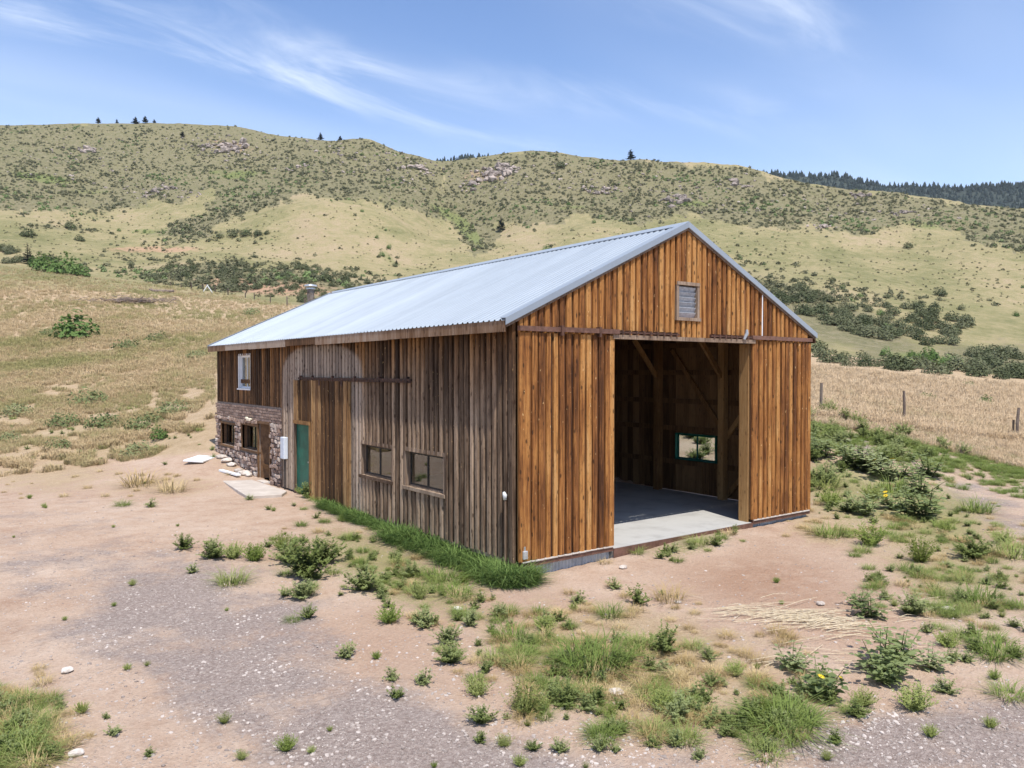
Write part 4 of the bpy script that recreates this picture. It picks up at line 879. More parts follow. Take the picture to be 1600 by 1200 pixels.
def sunflower(r, bloom):
    lf = MB(); st = MB(); fl = MB()
    for k in range(11):
        a = r.uniform(0, 6.28); tl = r.uniform(0.05, 0.85); L = r.uniform(0.5, 1.0); d = Vector((math.cos(a) * math.sin(tl), math.sin(a) * math.sin(tl), math.cos(tl))); p0 = Vector((0.05 * math.cos(a), 0.05 * math.sin(a), -0.03)); p1 = p0 + d * L
        st.tube([p0, p0.lerp(p1, 0.5) + Vector((0, 0, 0.03)), p1], [0.013, 0.010, 0.005], 5, False)
        for j in range(11):
            f = 0.15 + 0.85 * j / 10; c = p0.lerp(p1, f); b = j * 2.4 + r.uniform(-0.4, 0.4); q = Vector((math.cos(b), math.sin(b), r.uniform(-0.15, 0.45))).normalized(); l = 0.20 * r.uniform(0.7, 1.25) * (1.15 - 0.55 * f)
            s2 = q.cross(Vector((0, 0, 1))).normalized() * l * 0.42; c2 = c + q * l * 0.35; up = Vector((0, 0, 0.10 * l)); m = c2 + q * l * 0.28; t = c2 + q * l * 1.05 - up * 1.5
            lf.add([c2, m + s2 + up, c2 + q * l * 0.7 + s2 * 0.7, t, c2 + q * l * 0.7 - s2 * 0.7, m - s2 + up], [(0, 1, 2, 3), (0, 3, 4, 5)])
        if bloom and k < bloom:
            c = p1 + d * 0.03; n = (d + Vector((-0.3, -0.4, 0.2))).normalized(); e1 = n.orthogonal().normalized(); e2 = n.cross(e1)
            for j in range(12):
                an = j * 6.283 / 12; q = e1 * math.cos(an) + e2 * math.sin(an); w = n.cross(q) * 0.016; fl.add([c - w + q * 0.02, c + w + q * 0.02, c + q * 0.085 + n * 0.01], [(0, 1, 2)])
    return lf, st, fl
PR = random.Random(11)
PLANT = {}
def proto(kind, m, fn, n=3): PLANT[kind] = [fn(random.Random(100 + 7 * i + sum(map(ord, kind)))).mesh(kind, m, fix=False) for i in range(n)]
proto('feathery', 'leaf_feathery', feathery, 4)
proto('broad', 'leaf_broad', lambda r: broadleaf(r, 0.6, 0.04, 40, 36), 4)
proto('mat', 'leaf_broad', lambda r: broadleaf(r, 0.35, 0.036, 24, 20), 4)
proto('tuft', 'grass_green', lambda r: blades(r, 200, 0.42, 0.75, 0.007, 0.8, 0.5, base=0.3), 4)
proto('drytuft', 'grass_dry', lambda r: blades(r, 150, 0.42, 0.75, 0.006, 0.8, 0.5, base=0.3), 4)
proto('lush', 'grass_lush', lambda r: blades(r, 70, 0.6, 0.7, 0.012, 1.0, 0.6, base=0.25), 4)
proto('fieldtuft', 'grass_field', lambda r: blades(r, 26, 0.55, 0.5, 0.016, 0.7, 0.4, base=0.28), 4)
leaf_mat('grass_tan', [(0.57, 0.43, 0.28), (0.68, 0.52, 0.345), (0.76, 0.61, 0.43)], trans=0.4, bend=0.75,
         patch=(0.11, 0.60, 0.74, [(0.28, 0.28, 0.11), (0.38, 0.35, 0.16), (0.46, 0.41, 0.21)]))
proto('tantuft', 'grass_tan', lambda r: blades(r, 26, 0.6, 0.5, 0.014, 0.7, 0.4, base=0.28), 4)
proto('shrub', 'shrub_leaf', lambda r: leafcloud(r, 420, 1.0, 1.15, 0.115, z0=0.12), 5)
proto('shrub_bright', 'shrub_green', lambda r: leafcloud(r, 420, 1.0, 1.25, 0.12, z0=0.12), 3)
proto('brush', 'brush_leaf', lambda r: leafcloud(r, 330, 1.0, 0.75, 0.08, z0=0.05), 3)
leaf_mat('bunch_leaf', [(0.13, 0.125, 0.06), (0.19, 0.175, 0.09), (0.26, 0.225, 0.125)], bend=0.4, trans=0.1)
proto('farbunch', 'bunch_leaf', lambda r: leafcloud(r, 14, 1.0, 1.0, 0.55, z0=0.05), 4)
proto('farshrub', 'hill_shrub_leaf', lambda r: leafcloud(r, 46, 1.0, 1.0, 0.33, z0=0.05), 6)

def scatter(name, pts, scl, kind, label=None, meshes=None, tilt=0.0):
    """one 'stuff' object: many copies of a small shape set on points"""
    pts = np.asarray(pts, float); me = bpy.data.meshes.new(name); me.vertices.add(len(pts)); me.vertices.foreach_set('co', pts.ravel())
    ms = meshes or PLANT[kind]
    for an, typ, val in (('scl', 'FLOAT', np.asarray(scl, float)), ('rz', 'FLOAT', rng.uniform(0, 6.283, len(pts))), ('tx', 'FLOAT', rng.normal(0, max(tilt, 1e-6), len(pts)))):
        a = me.attributes.new(an, typ, 'POINT'); a.data.foreach_set('value', val.astype(np.float32))
    a = me.attributes.new('pick', 'INT', 'POINT'); a.data.foreach_set('value', rng.integers(0, len(ms), len(pts)).astype(np.int32))
    o = obj(name, me); o['kind'] = 'stuff'
    if label: o['label'] = label
    pc = bpy.data.collections.new(name + '_shapes')
    for m_ in ms: pc.objects.link(bpy.data.objects.new(name + '_shape', m_))
    ng = bpy.data.node_groups.new(name, 'GeometryNodeTree')
    ng.interface.new_socket('Geometry', in_out='INPUT', socket_type='NodeSocketGeometry'); ng.interface.new_socket('Geometry', in_out='OUTPUT', socket_type='NodeSocketGeometry')
    N = ng.nodes.new; L = ng.links.new
    gi, go = N('NodeGroupInput'), N('NodeGroupOutput'); iop = N('GeometryNodeInstanceOnPoints'); ci = N('GeometryNodeCollectionInfo')
    ci.inputs[0].default_value = pc; ci.inputs[1].default_value = True; ci.inputs[2].default_value = True
    def na(n, t):
        d = N('GeometryNodeInputNamedAttribute'); d.data_type = t; d.inputs[0].default_value = n; return d.outputs[0]
    cx = N('ShaderNodeCombineXYZ'); L(na('rz', 'FLOAT'), cx.inputs[2]); L(na('tx', 'FLOAT'), cx.inputs[0])
    L(gi.outputs[0], iop.inputs['Points']); L(ci.outputs[0], iop.inputs['Instance']); iop.inputs['Pick Instance'].default_value = True
    L(na('pick', 'INT'), iop.inputs['Instance Index']); L(cx.outputs[0], iop.inputs['Rotation']); L(na('scl', 'FLOAT'), iop.inputs['Scale']); L(iop.outputs[0], go.inputs[0])
    md = o.modifiers.new('scatter', 'NODES'); md.node_group = ng
    return o
def bary(poly, n):
    """n random photo positions inside a polygon"""
    P = np.array(poly, float); lo, hi = P.min(0), P.max(0); out = []
    while len(out) < n:
        q = rng.uniform(lo, hi, (n * 2, 2)); ins = np.zeros(len(q), bool); j = len(P) - 1
        for i in range(len(P)):
            c = ((P[i, 1] > q[:, 1]) != (P[j, 1] > q[:, 1])) & (q[:, 0] < (P[j, 0] - P[i, 0]) * (q[:, 1] - P[i, 1]) / (P[j, 1] - P[i, 1] + 1e-9) + P[i, 0]); ins ^= c; j = i
        out += list(q[ins])
    return out[:n]

# ------------------------------------------------------------------ things lying about the barn
def at(px, py, cap=None):
    h = hit(px, py)
    if h is None or (cap and h[1] > cap):
        k = (px - 800) / F; D = cap or 500; x = CAM[0] + D * (FW[0] + k * RT[0]); y = CAM[1] + D * (FW[1] + k * RT[1])
        return np.array([x, y, float(zfun(x, y))]), D
    return h
def rock_mesh(r, sub=1, j=0.22, flat=0.7):
    bm = bmesh.new(); bmesh.ops.create_icosphere(bm, subdivisions=sub, radius=1.0)
    for v in bm.verts: v.co *= 1 + r.uniform(-j, j); v.co.z *= flat
    me = bpy.data.meshes.new('rock'); bm.to_mesh(me); bm.free(); return me
mb = MB(); pc = [(-1.25, 14.6), (-0.40, 14.75), (-0.36, 11.05), (-0.72, 10.5), (-1.65, 10.78)]
mb.add([(x, y, -0.15) for x, y in pc] + [(x, y, 0.035) for x, y in pc], [(0, 1, 2, 3, 4), (9, 8, 7, 6, 5)] + [(i, (i + 1) % 5, 5 + (i + 1) % 5, 5 + i) for i in range(5)])
tag(mb.build('concrete_pad', 'pad_concrete', bevel=0.012), 'pale concrete slab on the ground before the brown stone framed door', 'concrete pad')
def slab(px, py, l, w, t, rz, name, m, label, cat, tilt=0.05):
    p, D = at(px, py); o = MB().box((-l/2, -w/2, 0), (l/2, w/2, t)).build(name, m, bevel=0.008); o.location = p + [0, 0, 0.02]; o.rotation_euler = (tilt, -0.04, rz); return tag(o, label, cat)
slab(313, 719, 1.25, 0.75, 0.06, R(50), 'white_sheet', 'white_plastic', 'white flat panel lying on the dirt left of the stone wall', 'panel')
slab(358, 741, 1.3, 0.16, 0.07, R(100), 'white_plank', 'white_plastic', 'short white plank lying beside the pale rocks and concrete pad', 'plank')
rk = random.Random(21)
WROCK = [rock_mesh(random.Random(i), 2, 0.16, 0.7) for i in range(4)]
for m_ in WROCK: m_.materials.append(MATS['white_stone'])
ROCKS = [(346, 716, 0.24, 'pale rock nearest the far corner of the stone wall'), (353, 722, 0.26, 'pale rock second from the far corner of the stone wall'), (361, 728, 0.22, 'pale rock in the middle of the row under the stone wall'), (372, 737, 0.20, 'flat pale rock beside the white plank by the stone wall'), (381, 742, 0.26, 'pale rock at the concrete pad corner under the stone wall'), (388, 744, 0.18, 'small pale rock on the edge of the concrete pad'),
         (964, 1084, 0.11, 'small white stone among the foreground weeds'), (975, 888, 0.11, 'small pale stone on bare dirt left of the open doorway'), (714, 954, 0.10, 'small pale stone on the red dirt patch before the side wall'), (1060, 942, 0.07, 'tiny pale stone below the dry yellow tuft'), (1284, 945, 0.09, 'small flat pale stone on the bare dirt mound'), (1482, 955, 0.13, 'flat pale stone near the sunflowers on the right'), (100, 1050, 0.10, 'pale flat stone on the gravel at far left'), (113, 1180, 0.09, 'white stone on the gravel near the bottom left grass')]
for px, py, s, lab in ROCKS:
    p, D = at(px, py); o = obj('rock', rk.choice(WROCK)); o.location = p + [0, 0, s * 0.25]; s *= 0.75; o.scale = (s * 1.2, s, s * 0.7); o.rotation_euler = (0, 0, rk.uniform(0, 6)); tag(o, lab, 'rock', 'loose pale stones')

# weeds the photograph lets one pick out: position, width in photo pixels, kind, description
WEEDS = [
 (285, 858, 36, 'broad', 'pale leafy weed at the left end of the yard weeds'), (333, 872, 52, 'broad', 'dark leafy weed second in the row left of the big weed patch'), (363, 872, 36, 'feathery', 'feathery weed between two leafy weeds left of the big patch'), (396, 876, 40, 'feathery', 'round feathery weed just left of the big leafy patch'),
 (480, 905, 80, 'broad', 'largest bluish green leafy weed in the yard patch'), (455, 880, 60, 'broad', 'leafy weed at the upper left of the big yard patch'), (505, 880, 66, 'broad', 'leafy weed at the upper right of the big yard patch'), (470, 935, 48, 'broad', 'leafy weed at the lower edge of the big yard patch'), (440, 858, 40, 'feathery', 'yellowish feathery weed at the back of the yard patch'),
 (566, 922, 62, 'broad', 'broad leafy weed right of the big yard patch'), (607, 972, 46, 'feathery', 'light green feathery weed below the yard patch'), (480, 966, 30, 'broad', 'small bluish weed alone below the big yard patch'), (456, 970, 20, 'tuft', 'thin grass tuft beside the small bluish weed'), (360, 912, 40, 'tuft', 'yellow green grass tuft left of the yard patch'), (300, 895, 22, 'mat', 'tiny low weed in the bare dirt at left'),
 (540, 1028, 34, 'mat', 'low weed on bare dirt below the yard patch'), (610, 1062, 26, 'mat', 'upper of two small weeds on the gravel edge'), (617, 1090, 28, 'mat', 'lower of two small weeds on the gravel edge'), (662, 1068, 30, 'mat', 'flat small weed right of the two gravel edge weeds'), (445, 1172, 34, 'feathery', 'lone green weed on the gravel at the bottom edge'), (172, 1148, 26, 'mat', 'small dark weed on the gravel at lower left'), (160, 1122, 14, 'mat', 'tiny weed just above the small dark gravel weed'), (230, 1180, 20, 'mat', 'tiny weed on the gravel at the bottom left'),
 (690, 905, 44, 'tuft', 'brownish green grass tuft in the middle of the yard'), (640, 900, 40, 'broad', 'leafy weed between the yard patch and the barn grass'), (655, 935, 36, 'feathery', 'feathery weed below the yard grass tufts'), (715, 930, 46, 'tuft', 'grass tuft near the red dirt before the side wall'), (780, 962, 34, 'broad', 'leafy weed on red dirt below the barn corner'), (735, 978, 34, 'mat', 'low bright weed on the red dirt'), (665, 980, 40, 'mat', 'low weed spread on dirt at the yard centre'), (725, 910, 26, 'feathery', 'small weed close to the red dirt gully'),
 (705, 1035, 52, 'broad', 'leafy weed left of the round feathery bush'), (700, 1005, 44, 'broad', 'leafy weed above the round feathery bush'), (746, 1085, 46, 'feathery', 'round bright feathery bush in the lower middle'), (822, 1115, 72, 'feathery', 'widest feathery bush in the lower middle'), (800, 1000, 44, 'tuft', 'grass tuft right of the red dirt in the lower middle'), (751, 1130, 44, 'broad', 'leafy weed under the round feathery bush'), (787, 1165, 32, 'feathery', 'small feathery weed at the bottom below the leafy weed'), (833, 1172, 26, 'broad', 'pale leafy weed at the bottom edge of the middle'), (876, 1174, 32, 'broad', 'pale spreading weed at the bottom right of the feathery bush'), (750, 1160, 26, 'mat', 'low weed at the bottom left of the feathery bushes'),
 (853, 985, 40, 'feathery', 'feathery weed below the barn corner'), (955, 962, 34, 'tuft', 'spiky green tuft on bare dirt before the door'), (905, 942, 26, 'mat', 'flat weed on the bare dirt before the left door panel'), (960, 920, 24, 'mat', 'small weed on bare dirt below the doorway sill'), (995, 943, 38, 'mat', 'low leafy weed beside the dry yellow tuft'), (1048, 938, 42, 'drytuft', 'dry yellow grass tuft on the bare dirt'), (930, 1045, 86, 'tuft', 'dark green grass clump in the foreground middle'), (895, 1035, 50, 'tuft', 'grass clump at the left of the foreground grass'), (890, 1095, 44, 'broad', 'tall leafy weed under the foreground grass clump'), (1040, 1020, 56, 'broad', 'tall leafy weed in the foreground centre right'), (1010, 1015, 44, 'tuft', 'grass clump beside the tall foreground leafy weed'), (975, 1040, 40, 'broad', 'leafy weed between foreground grass clumps'), (1108, 1030, 32, 'broad', 'small leafy weed right of the tall foreground weed'), (1112, 1072, 34, 'broad', 'leafy weed at the foreground right of centre'), (1060, 1125, 60, 'broad', 'broad bluish weed at the lower foreground'), (1035, 1110, 50, 'feathery', 'feathery weed beside the broad bluish foreground weed'), (1150, 1055, 36, 'feathery', 'small feathery weed by the straw'), (1175, 1128, 56, 'broad', 'pale leafy weed left of the bright green grass mound'), (1230, 1140, 88, 'tuft', 'bright green grass mound at the gravel edge'), (1250, 1125, 60, 'tuft', 'bright grass at the right of the green mound'), (1200, 1120, 50, 'feathery', 'bright feathery weed in the green mound'), (938, 1172, 32, 'broad', 'leafy weed near the bottom centre edge'), (962, 1174, 20, 'mat', 'tiny weed beside the bottom centre leafy weed'), (1022, 1166, 28, 'mat', 'low weed at the bottom centre right'), (1056, 1165, 34, 'mat', 'spread weed at the bottom right of centre'), (1095, 1186, 26, 'mat', 'small weed near the bottom edge below the bluish weed'), (1200, 1180, 46, 'tuft', 'flat green grass patch at the bottom gravel edge'), (955, 1120, 34, 'feathery', 'small feathery weed near the white foreground stone'), (930, 1100, 30, 'tuft', 'thin grass by the white foreground stone'),
 (1061, 842, 16, 'feathery', 'small weed at the middle of the doorway slab edge'), (1092, 850, 30, 'tuft', 'green grass tuft at the doorway slab edge'), (1117, 852, 22, 'mat', 'leafy weed at the right of the doorway slab edge'), (1082, 858, 16, 'mat', 'tiny weed under the doorway slab edge'), (945, 880, 18, 'drytuft', 'dry tuft at the foot of the left door panel'), (1140, 835, 20, 'drytuft', 'dry tuft at the foot of the right jamb'),
 (1362, 852, 54, 'feathery', 'feathery green mound right of the bare dirt mound'), (1440, 878, 54, 'feathery', 'feathery green mound beside the dry grass on the right'), (1300, 838, 40, 'tuft', 'grass tuft off the right corner of the barn'), (1522, 872, 58, 'broad', 'leafy weed at the right edge of the weedy slope'), (1532, 940, 50, 'tuft', 'bright grass at the right above the grey drive'), (1432, 960, 52, 'broad', 'low leafy mound right of the straw'), (1560, 1020, 60, 'tuft', 'grass mound by the right edge of the frame'), (1485, 1010, 40, 'feathery', 'sparse weed above the grey drive on the right'), (1552, 1028, 34, 'tuft', 'green tuft at the grey drive edge on the right'), (1515, 1033, 26, 'mat', 'small bright weed at the drive edge'), (1485, 1082, 36, 'mat', 'small low weed on the grey drive at right'), (1352, 1102, 44, 'feathery', 'round feathery weed at the lower right'), (1432, 1108, 62, 'feathery', 'wide feathery weed low on the right drive edge'), (1580, 1088, 44, 'tuft', 'grass strip on the drive at the right edge'), (1590, 870, 50, 'tuft', 'green grass at the far right edge'), (1480, 830, 30, 'feathery', 'small weed on the pale path at right'), (1290, 1060, 30, 'mat', 'low weed between the sunflowers'), (1530, 800, 40, 'tuft', 'green grass tuft on the pale path'), (1570, 850, 40, 'feathery', 'feathery weed on the pale path at right'), (1330, 800, 40, 'broad', 'leafy weed below the sunflower row'), (1290, 760, 44, 'tuft', 'bright grass just right of the barn wall'), (1300, 790, 40, 'feathery', 'feathery weed beside the barn right corner'), (1365, 780, 40, 'feathery', 'feathery weed under the sunflower row'), (1400, 770, 44, 'tuft', 'grass clump in the weedy slope under the sunflowers'),
 (480, 778, 32, 'broad', 'leafy green weed growing at the green door'), (470, 772, 20, 'feathery', 'thin weed in front of the green door left side'), (492, 782, 20, 'tuft', 'grass tuft at the sliding door foot'), (390, 781, 14, 'mat', 'tiny green weed at the pad front edge'), (215, 758, 50, 'drytuft', 'dry grass tuft in the yard left of the pad'), (268, 768, 40, 'drytuft', 'dry grass tuft nearest the concrete pad'), (190, 790, 20, 'tuft', 'small tuft on the yard at left'), (235, 792, 18, 'mat', 'tiny weed beside the small yard tuft'), (20, 1165, 70, 'tuft', 'green grass clump at the bottom left edge'), (45, 1190, 60, 'tuft', 'green grass clump in the bottom left corner'), (8, 1130, 40, 'drytuft', 'dry grass clump at the left edge'),
]
WS = {'feathery': 1.25, 'broad': 1.05, 'mat': 0.62, 'tuft': 0.85, 'drytuft': 0.85}
WN = {'feathery': 'feathery_weed', 'broad': 'leafy_weed', 'mat': 'low_weed', 'tuft': 'grass_tuft', 'drytuft': 'dry_grass_tuft'}
WC = {'feathery': 'weed', 'broad': 'weed', 'mat': 'weed', 'tuft': 'grass tuft', 'drytuft': 'grass tuft'}
def plant(kind, px, py, wpx, name, label, cat, group):
    p, D = at(px, py); w = wpx * D / F; s = w / WS[kind]
    o = obj(name, rk.choice(PLANT[kind])); o.location = p + [0, 0, -0.01]; o.scale = (s, s, s * rk.uniform(0.85, 1.15)); o.rotation_euler = (0, 0, rk.uniform(0, 6.28))
    return tag(o, label, cat, group)
for px, py, w, kd, lab in WEEDS: plant(kd, px, py, w * 1.35, WN[kd], lab, WC[kd], 'weeds in the dirt yard')
# wild sunflowers
SF = [sunflower(random.Random(40 + i), b) for i, b in enumerate((0, 2, 0, 1))]
SFM = [(a.mesh('leaves', 'leaf_sunflower', fix=False), b.mesh('stem', 'leaf_broad', fix=False), c.mesh('bloom', 'yellow_petal', fix=False) if c.f else None) for a, b, c in SF]
SUNF = [(1285, 1090, 62, 1, 'tall wild sunflower in front of the straw, one yellow bloom'), (1238, 1045, 46, 0, 'thin wild sunflower left of the blooming one'), (1378, 1050, 70, 0, 'bushy wild sunflower right of the straw'), (1408, 1035, 62, 2, 'wild sunflower with large pale leaves right of the straw'), (1455, 1045, 42, 0, 'slender wild sunflower at the right of its group'), (1388, 1068, 50, 2, 'low wild sunflower at the foot of the right group'), (1365, 965, 44, 0, 'small wild sunflower above the straw'), (1345, 945, 30, 2, 'smallest wild sunflower by the bare mound'),
        (1268, 708, 34, 0, 'wild sunflower touching the barn right corner'), (1288, 714, 34, 2, 'wild sunflower second from the barn corner'), (1325, 728, 44, 0, 'wild sunflower third from the barn corner'), (1345, 734, 44, 3, 'blooming wild sunflower in the upper row'), (1368, 740, 46, 2, 'wild sunflower in the middle of the upper row'), (1388, 748, 48, 1, 'wild sunflower with blooms near the end of the upper row'), (1410, 745, 34, 0, 'wild sunflower near the right end of the upper row'), (1455, 745, 44, 2, 'paler wild sunflower past the upper row end'), (1440, 775, 50, 3, 'wild sunflower between the two rows'), (1420, 808, 50, 0, 'wild sunflower left in the lower row'), (1450, 810, 54, 2, 'wild sunflower right in the lower row'), (1395, 795, 40, 1, 'blooming wild sunflower in the lower row'), (1350, 805, 40, 2, 'wild sunflower at the left end of the lower row')]
for px, py, w, v, lab in SUNF:
    p, D = at(px, py); s = w * 1.25 * D / F / 0.95; e = empty('wild_sunflower', p); e.scale = (s, s, s * 0.85); e.rotation_euler = (0, 0, rk.uniform(0, 6.28)); tag(e, lab, 'sunflower', 'wild sunflowers')
    for n_, m_ in zip(('leaves', 'stem', 'bloom'), SFM[v]):
        if m_: obj(n_, m_, e)
# shrubs in the near field
for px, py, w, kd, lab in [(118, 530, 52, 'shrub_bright', 'rounded green bush standing in the tan field at left'), (76, 524, 24, 'brush', 'small bush left of the rounded green field bush'), (100, 665, 46, 'brush', 'dark green brush low in the field at left'), (160, 668, 50, 'brush', 'grey green brush in the middle of the lower field'), (225, 670, 52, 'brush', 'tall pale brush nearest the barn in the lower field'), (250, 686, 24, 'shrub_bright', 'small dark green bush at the dirt edge by the barn'), (275, 645, 46, 'brush', 'wide yellow green brush beside the barn end'), (30, 648, 40, 'brush', 'brush at the left frame edge of the lower field'), (145, 630, 50, 'brush', 'green brush behind the lower field brush'), (95, 700, 34, 'brush', 'low brush at the lower left field edge'), (215, 710, 46, 'brush', 'low grey green brush at the dirt edge'), (200, 545, 36, 'brush', 'pale brush in the upper middle field'), (245, 532, 30, 'brush', 'brush with dead twigs near the field centre'), (10, 690, 34, 'brush', 'grey brush at the far left of the lower field'), (310, 560, 30, 'brush', 'brush just left of the barn roof end'), (395, 492, 26, 'brush', 'yellow brush above the barn roof end'), (1450, 625, 26, 'brush', 'pale brush in the tan field right of the second post'), (1513, 605, 22, 'brush', 'dark brush on the crest of the tan field at right'), (1535, 633, 18, 'shrub_bright', 'small green bush in the tan field at right'), (1265, 622, 14, 'brush', 'tiny brush in the tan field by the barn roof corner')]:
    p, D = at(px, py); s = w * 1.35 * D / F / 2.0; o = obj('field_bush', rk.choice(PLANT[kd])); o.location = p; o.scale = (s, s, s * 0.9); o.rotation_euler = (0, 0, rk.uniform(0, 6)); tag(o, lab, 'bush', 'bushes in the dry field')

# fences
def fence_post(h, lean, r):
    mb = MB(); mb.tube([(0, 0, -0.4), (0.01, 0, h * 0.5), (lean * h, 0.01, h)], [r * 1.1, r, r * 0.9], 7); return mb
def fence(name, bases, h, r, label, leans=None, wires=True):
    e = empty(name, bases[0]); tag(e, label, 'fence'); b0 = Vector(bases[0])
    for i, b in enumerate(bases):
        o = fence_post(h * rk.uniform(0.93, 1.05), (leans or {}).get(i, rk.uniform(-0.04, 0.04)), r * rk.uniform(0.85, 1.15)).build('post', 'post_wood', e); o.location = Vector(b) - b0; o.rotation_euler = (0, 0, rk.uniform(-0.5, 0.5) - 0.64)
    if wires:
        for z in (0.45, 0.78, 1.1):
            mb = MB()
            for a, b in zip(bases, bases[1:]):
                a, b = Vector(a) - b0, Vector(b) - b0; m = (a + b) / 2; mb.tube([a + Vector((0, 0, z)), m + Vector((0, 0, z - 0.03)), b + Vector((0, 0, z))], 0.0022, 4, False)
            mb.build('wire', 'dark_steel', e)
    return e
rp = [at(px, py)[0] for px, py in ((1283, 645), (1413, 660), (1590, 686))]
d_ = (np.array(rp[2]) - np.array(rp[1])) * 0.9; nx_ = rp[2] + d_; nx_[2] = float(zfun(nx_[0], nx_[1])); pv_ = rp[0] + (rp[0] - rp[1]) * 0.9; pv_[2] = float(zfun(pv_[0], pv_[1]))
fr = fence('wire_fence', [tuple(pv_)] + [tuple(p) for p in rp] + [tuple(nx_)], 1.38, 0.065, 'weathered wood post and wire fence across the tan field at right', {3: 0.10})
o = fence_post(0.85, 0.08, 0.05).build('post', 'post_wood', fr); o.location = Vector(rp[2]) - Vector(pv_) + Vector((-0.1, 0.12, 0)); o['label'] = 'short leaning stub beside the last post'
lp = [at(px, py, 178)[0] for px, py in ((268, 446), (284, 449), (300, 453), (318, 455), (337, 458), (357, 461), (384, 465), (398, 468), (423, 473), (449, 478), (477, 482))]
fence('wire_fence', [tuple(p) for p in lp], 1.45, 0.11, 'far post and wire fence along the crest of the field left of the roof', {6: 0.3, 2: -0.05})
p, D = at(325, 457, 170); mb = MB(); mb.beam((-1.0, 0, -0.1), (0, 0, 1.35), 0.12, 0.12); mb.beam((1.0, 0, -0.1), (0, 0.02, 1.35), 0.12, 0.12); mb.box((-0.1, -0.1, 1.25), (0.1, 0.1, 1.5))
o = mb.build('pole_tripod', 'white_plastic'); o.location = p; o.rotation_euler = (0, 0, -0.64); tag(o, 'small white A shaped pole frame by the far fence', 'pole frame')
# brush pile and log
p, D = at(206, 474); mb = MB(); r = random.Random(8)
for _ in range(190):
    q = Vector((r.gauss(0, 2.5), r.gauss(0, 0.6), abs(r.gauss(0, 0.3)))); a = r.uniform(-0.5, 0.5) + (3.14 if r.random() < .5 else 0); l = r.uniform(0.6, 2.2); d = Vector((math.cos(a), math.sin(a), r.uniform(-0.25, 0.35)))
    mb.tube([q - d * l / 2, q + Vector((0, 0, r.uniform(-.1, .15))), q + d * l / 2], [0.07 * r.uniform(.4, 1), 0.05, 0.02], 4, False)
o = mb.build('branch_pile', 'dead_branch'); o.location = p + [0, 0, 0.15]; o.rotation_euler = (0, 0, -0.68); tag(o, 'long pile of dead grey branches lying in the field', 'branch pile')
p, D = at(252, 457, 175); mb = MB(); mb.tube([(-2.0, 0, 0.55), (-1.0, 0, 0.25), (0.5, 0, 0.2), (2.2, 0.1, 0.25)], [0.12, 0.26, 0.28, 0.2], 7); mb.tube([(-0.8, 0, 0.3), (-1.8, 0.3, 0.7)], [0.12, 0.04], 5)
o = mb.build('fallen_log', 'dead_branch'); o.location = p; o.rotation_euler = (0, 0, -0.65); tag(o, 'fallen log in the tan field near the far fence', 'log')

# ------------------------------------------------------------------ hillside shrubs, trees, rocks
zones = [('thicket left of the flue pipe', [(215, 436), (260, 416), (330, 409), (470, 413), (540, 428), (600, 447), (625, 460), (480, 474), (340, 452), (220, 440)], 92, 'shrub', 0.95, 1.6),
         ('slope thicket right of the roof', [(1195, 437), (1250, 452), (1330, 474), (1430, 478), (1510, 500), (1535, 532), (1420, 548), (1330, 522), (1262, 500), (1215, 470)], 106, 'shrub', 1.3, 2.3),
         ('gully thicket behind the right field', [(1262, 545), (1330, 562), (1440, 572), (1500, 545), (1600, 546), (1660, 560), (1660, 600), (1440, 584), (1270, 568)], 66, 'shrub', 1.2, 2.1),
         ('dark gully at far left', [(-20, 384), (40, 392), (90, 408), (60, 418), (-20, 408)], 20, 'shrub', 1.2, 2.0)]
for zl, poly, n, kd, s0, s1 in zones:
    xs_ = [q[0] for q in poly]; ys_ = [q[1] for q in poly]
    for px, py in bary(poly, n):
        p, D = at(px, py); s = rk.uniform(s0, s1); o = obj('shrub', rk.choice(PLANT[kd])); o.location = p - [0, 0, 0.05]; o.scale = (s, s, s * rk.uniform(0.75, 1.05)); o.rotation_euler = (0, 0, rk.uniform(0, 6.28))
        hx = ('left', 'middle', 'right')[min(2, int(3 * (px - min(xs_)) / (max(xs_) - min(xs_))))]; hy = ('upper', 'lower')[int(py > (min(ys_) + max(ys_)) / 2)]; sz = 'large' if s > s0 + 0.7 * (s1 - s0) else 'small' if s < s0 + 0.3 * (s1 - s0) else 'medium'
        tag(o, f'{sz} dark olive shrub, {hy} {hx} of the {zl}', 'shrub', 'shrubs of the ' + zl)
for px, py, s, lab in [(75, 424, 2.6, 'bright green leafy bush left in the gully beyond the field'), (95, 428, 3.0, 'largest bright green leafy bush in the gully beyond the field'), (118, 430, 2.4, 'bright green bush at the right of the gully beyond the field'), (132, 432, 1.6, 'small bright green bush at the right end of the gully'), (60, 418, 2.2, 'bright green bush beside the gully conifer'), (857, 396, 2.6, 'green bush peeking over the barn roof ridge'), (1455, 562, 1.7, 'bright green bush in the gully behind the second post'), (1480, 572, 1.4, 'bright green bush low in the right gully'), (1385, 520, 1.5, 'green bush inside the right slope thicket')]:
    p, D = at(px, py, 330 if px == 857 else None); o = obj('green_bush', rk.choice(PLANT['shrub_bright'])); o.location = p; o.scale = (s, s, s * 0.95); o.rotation_euler = (0, 0, rk.uniform(0, 6)); tag(o, lab, 'bush', 'bright green gully bushes')
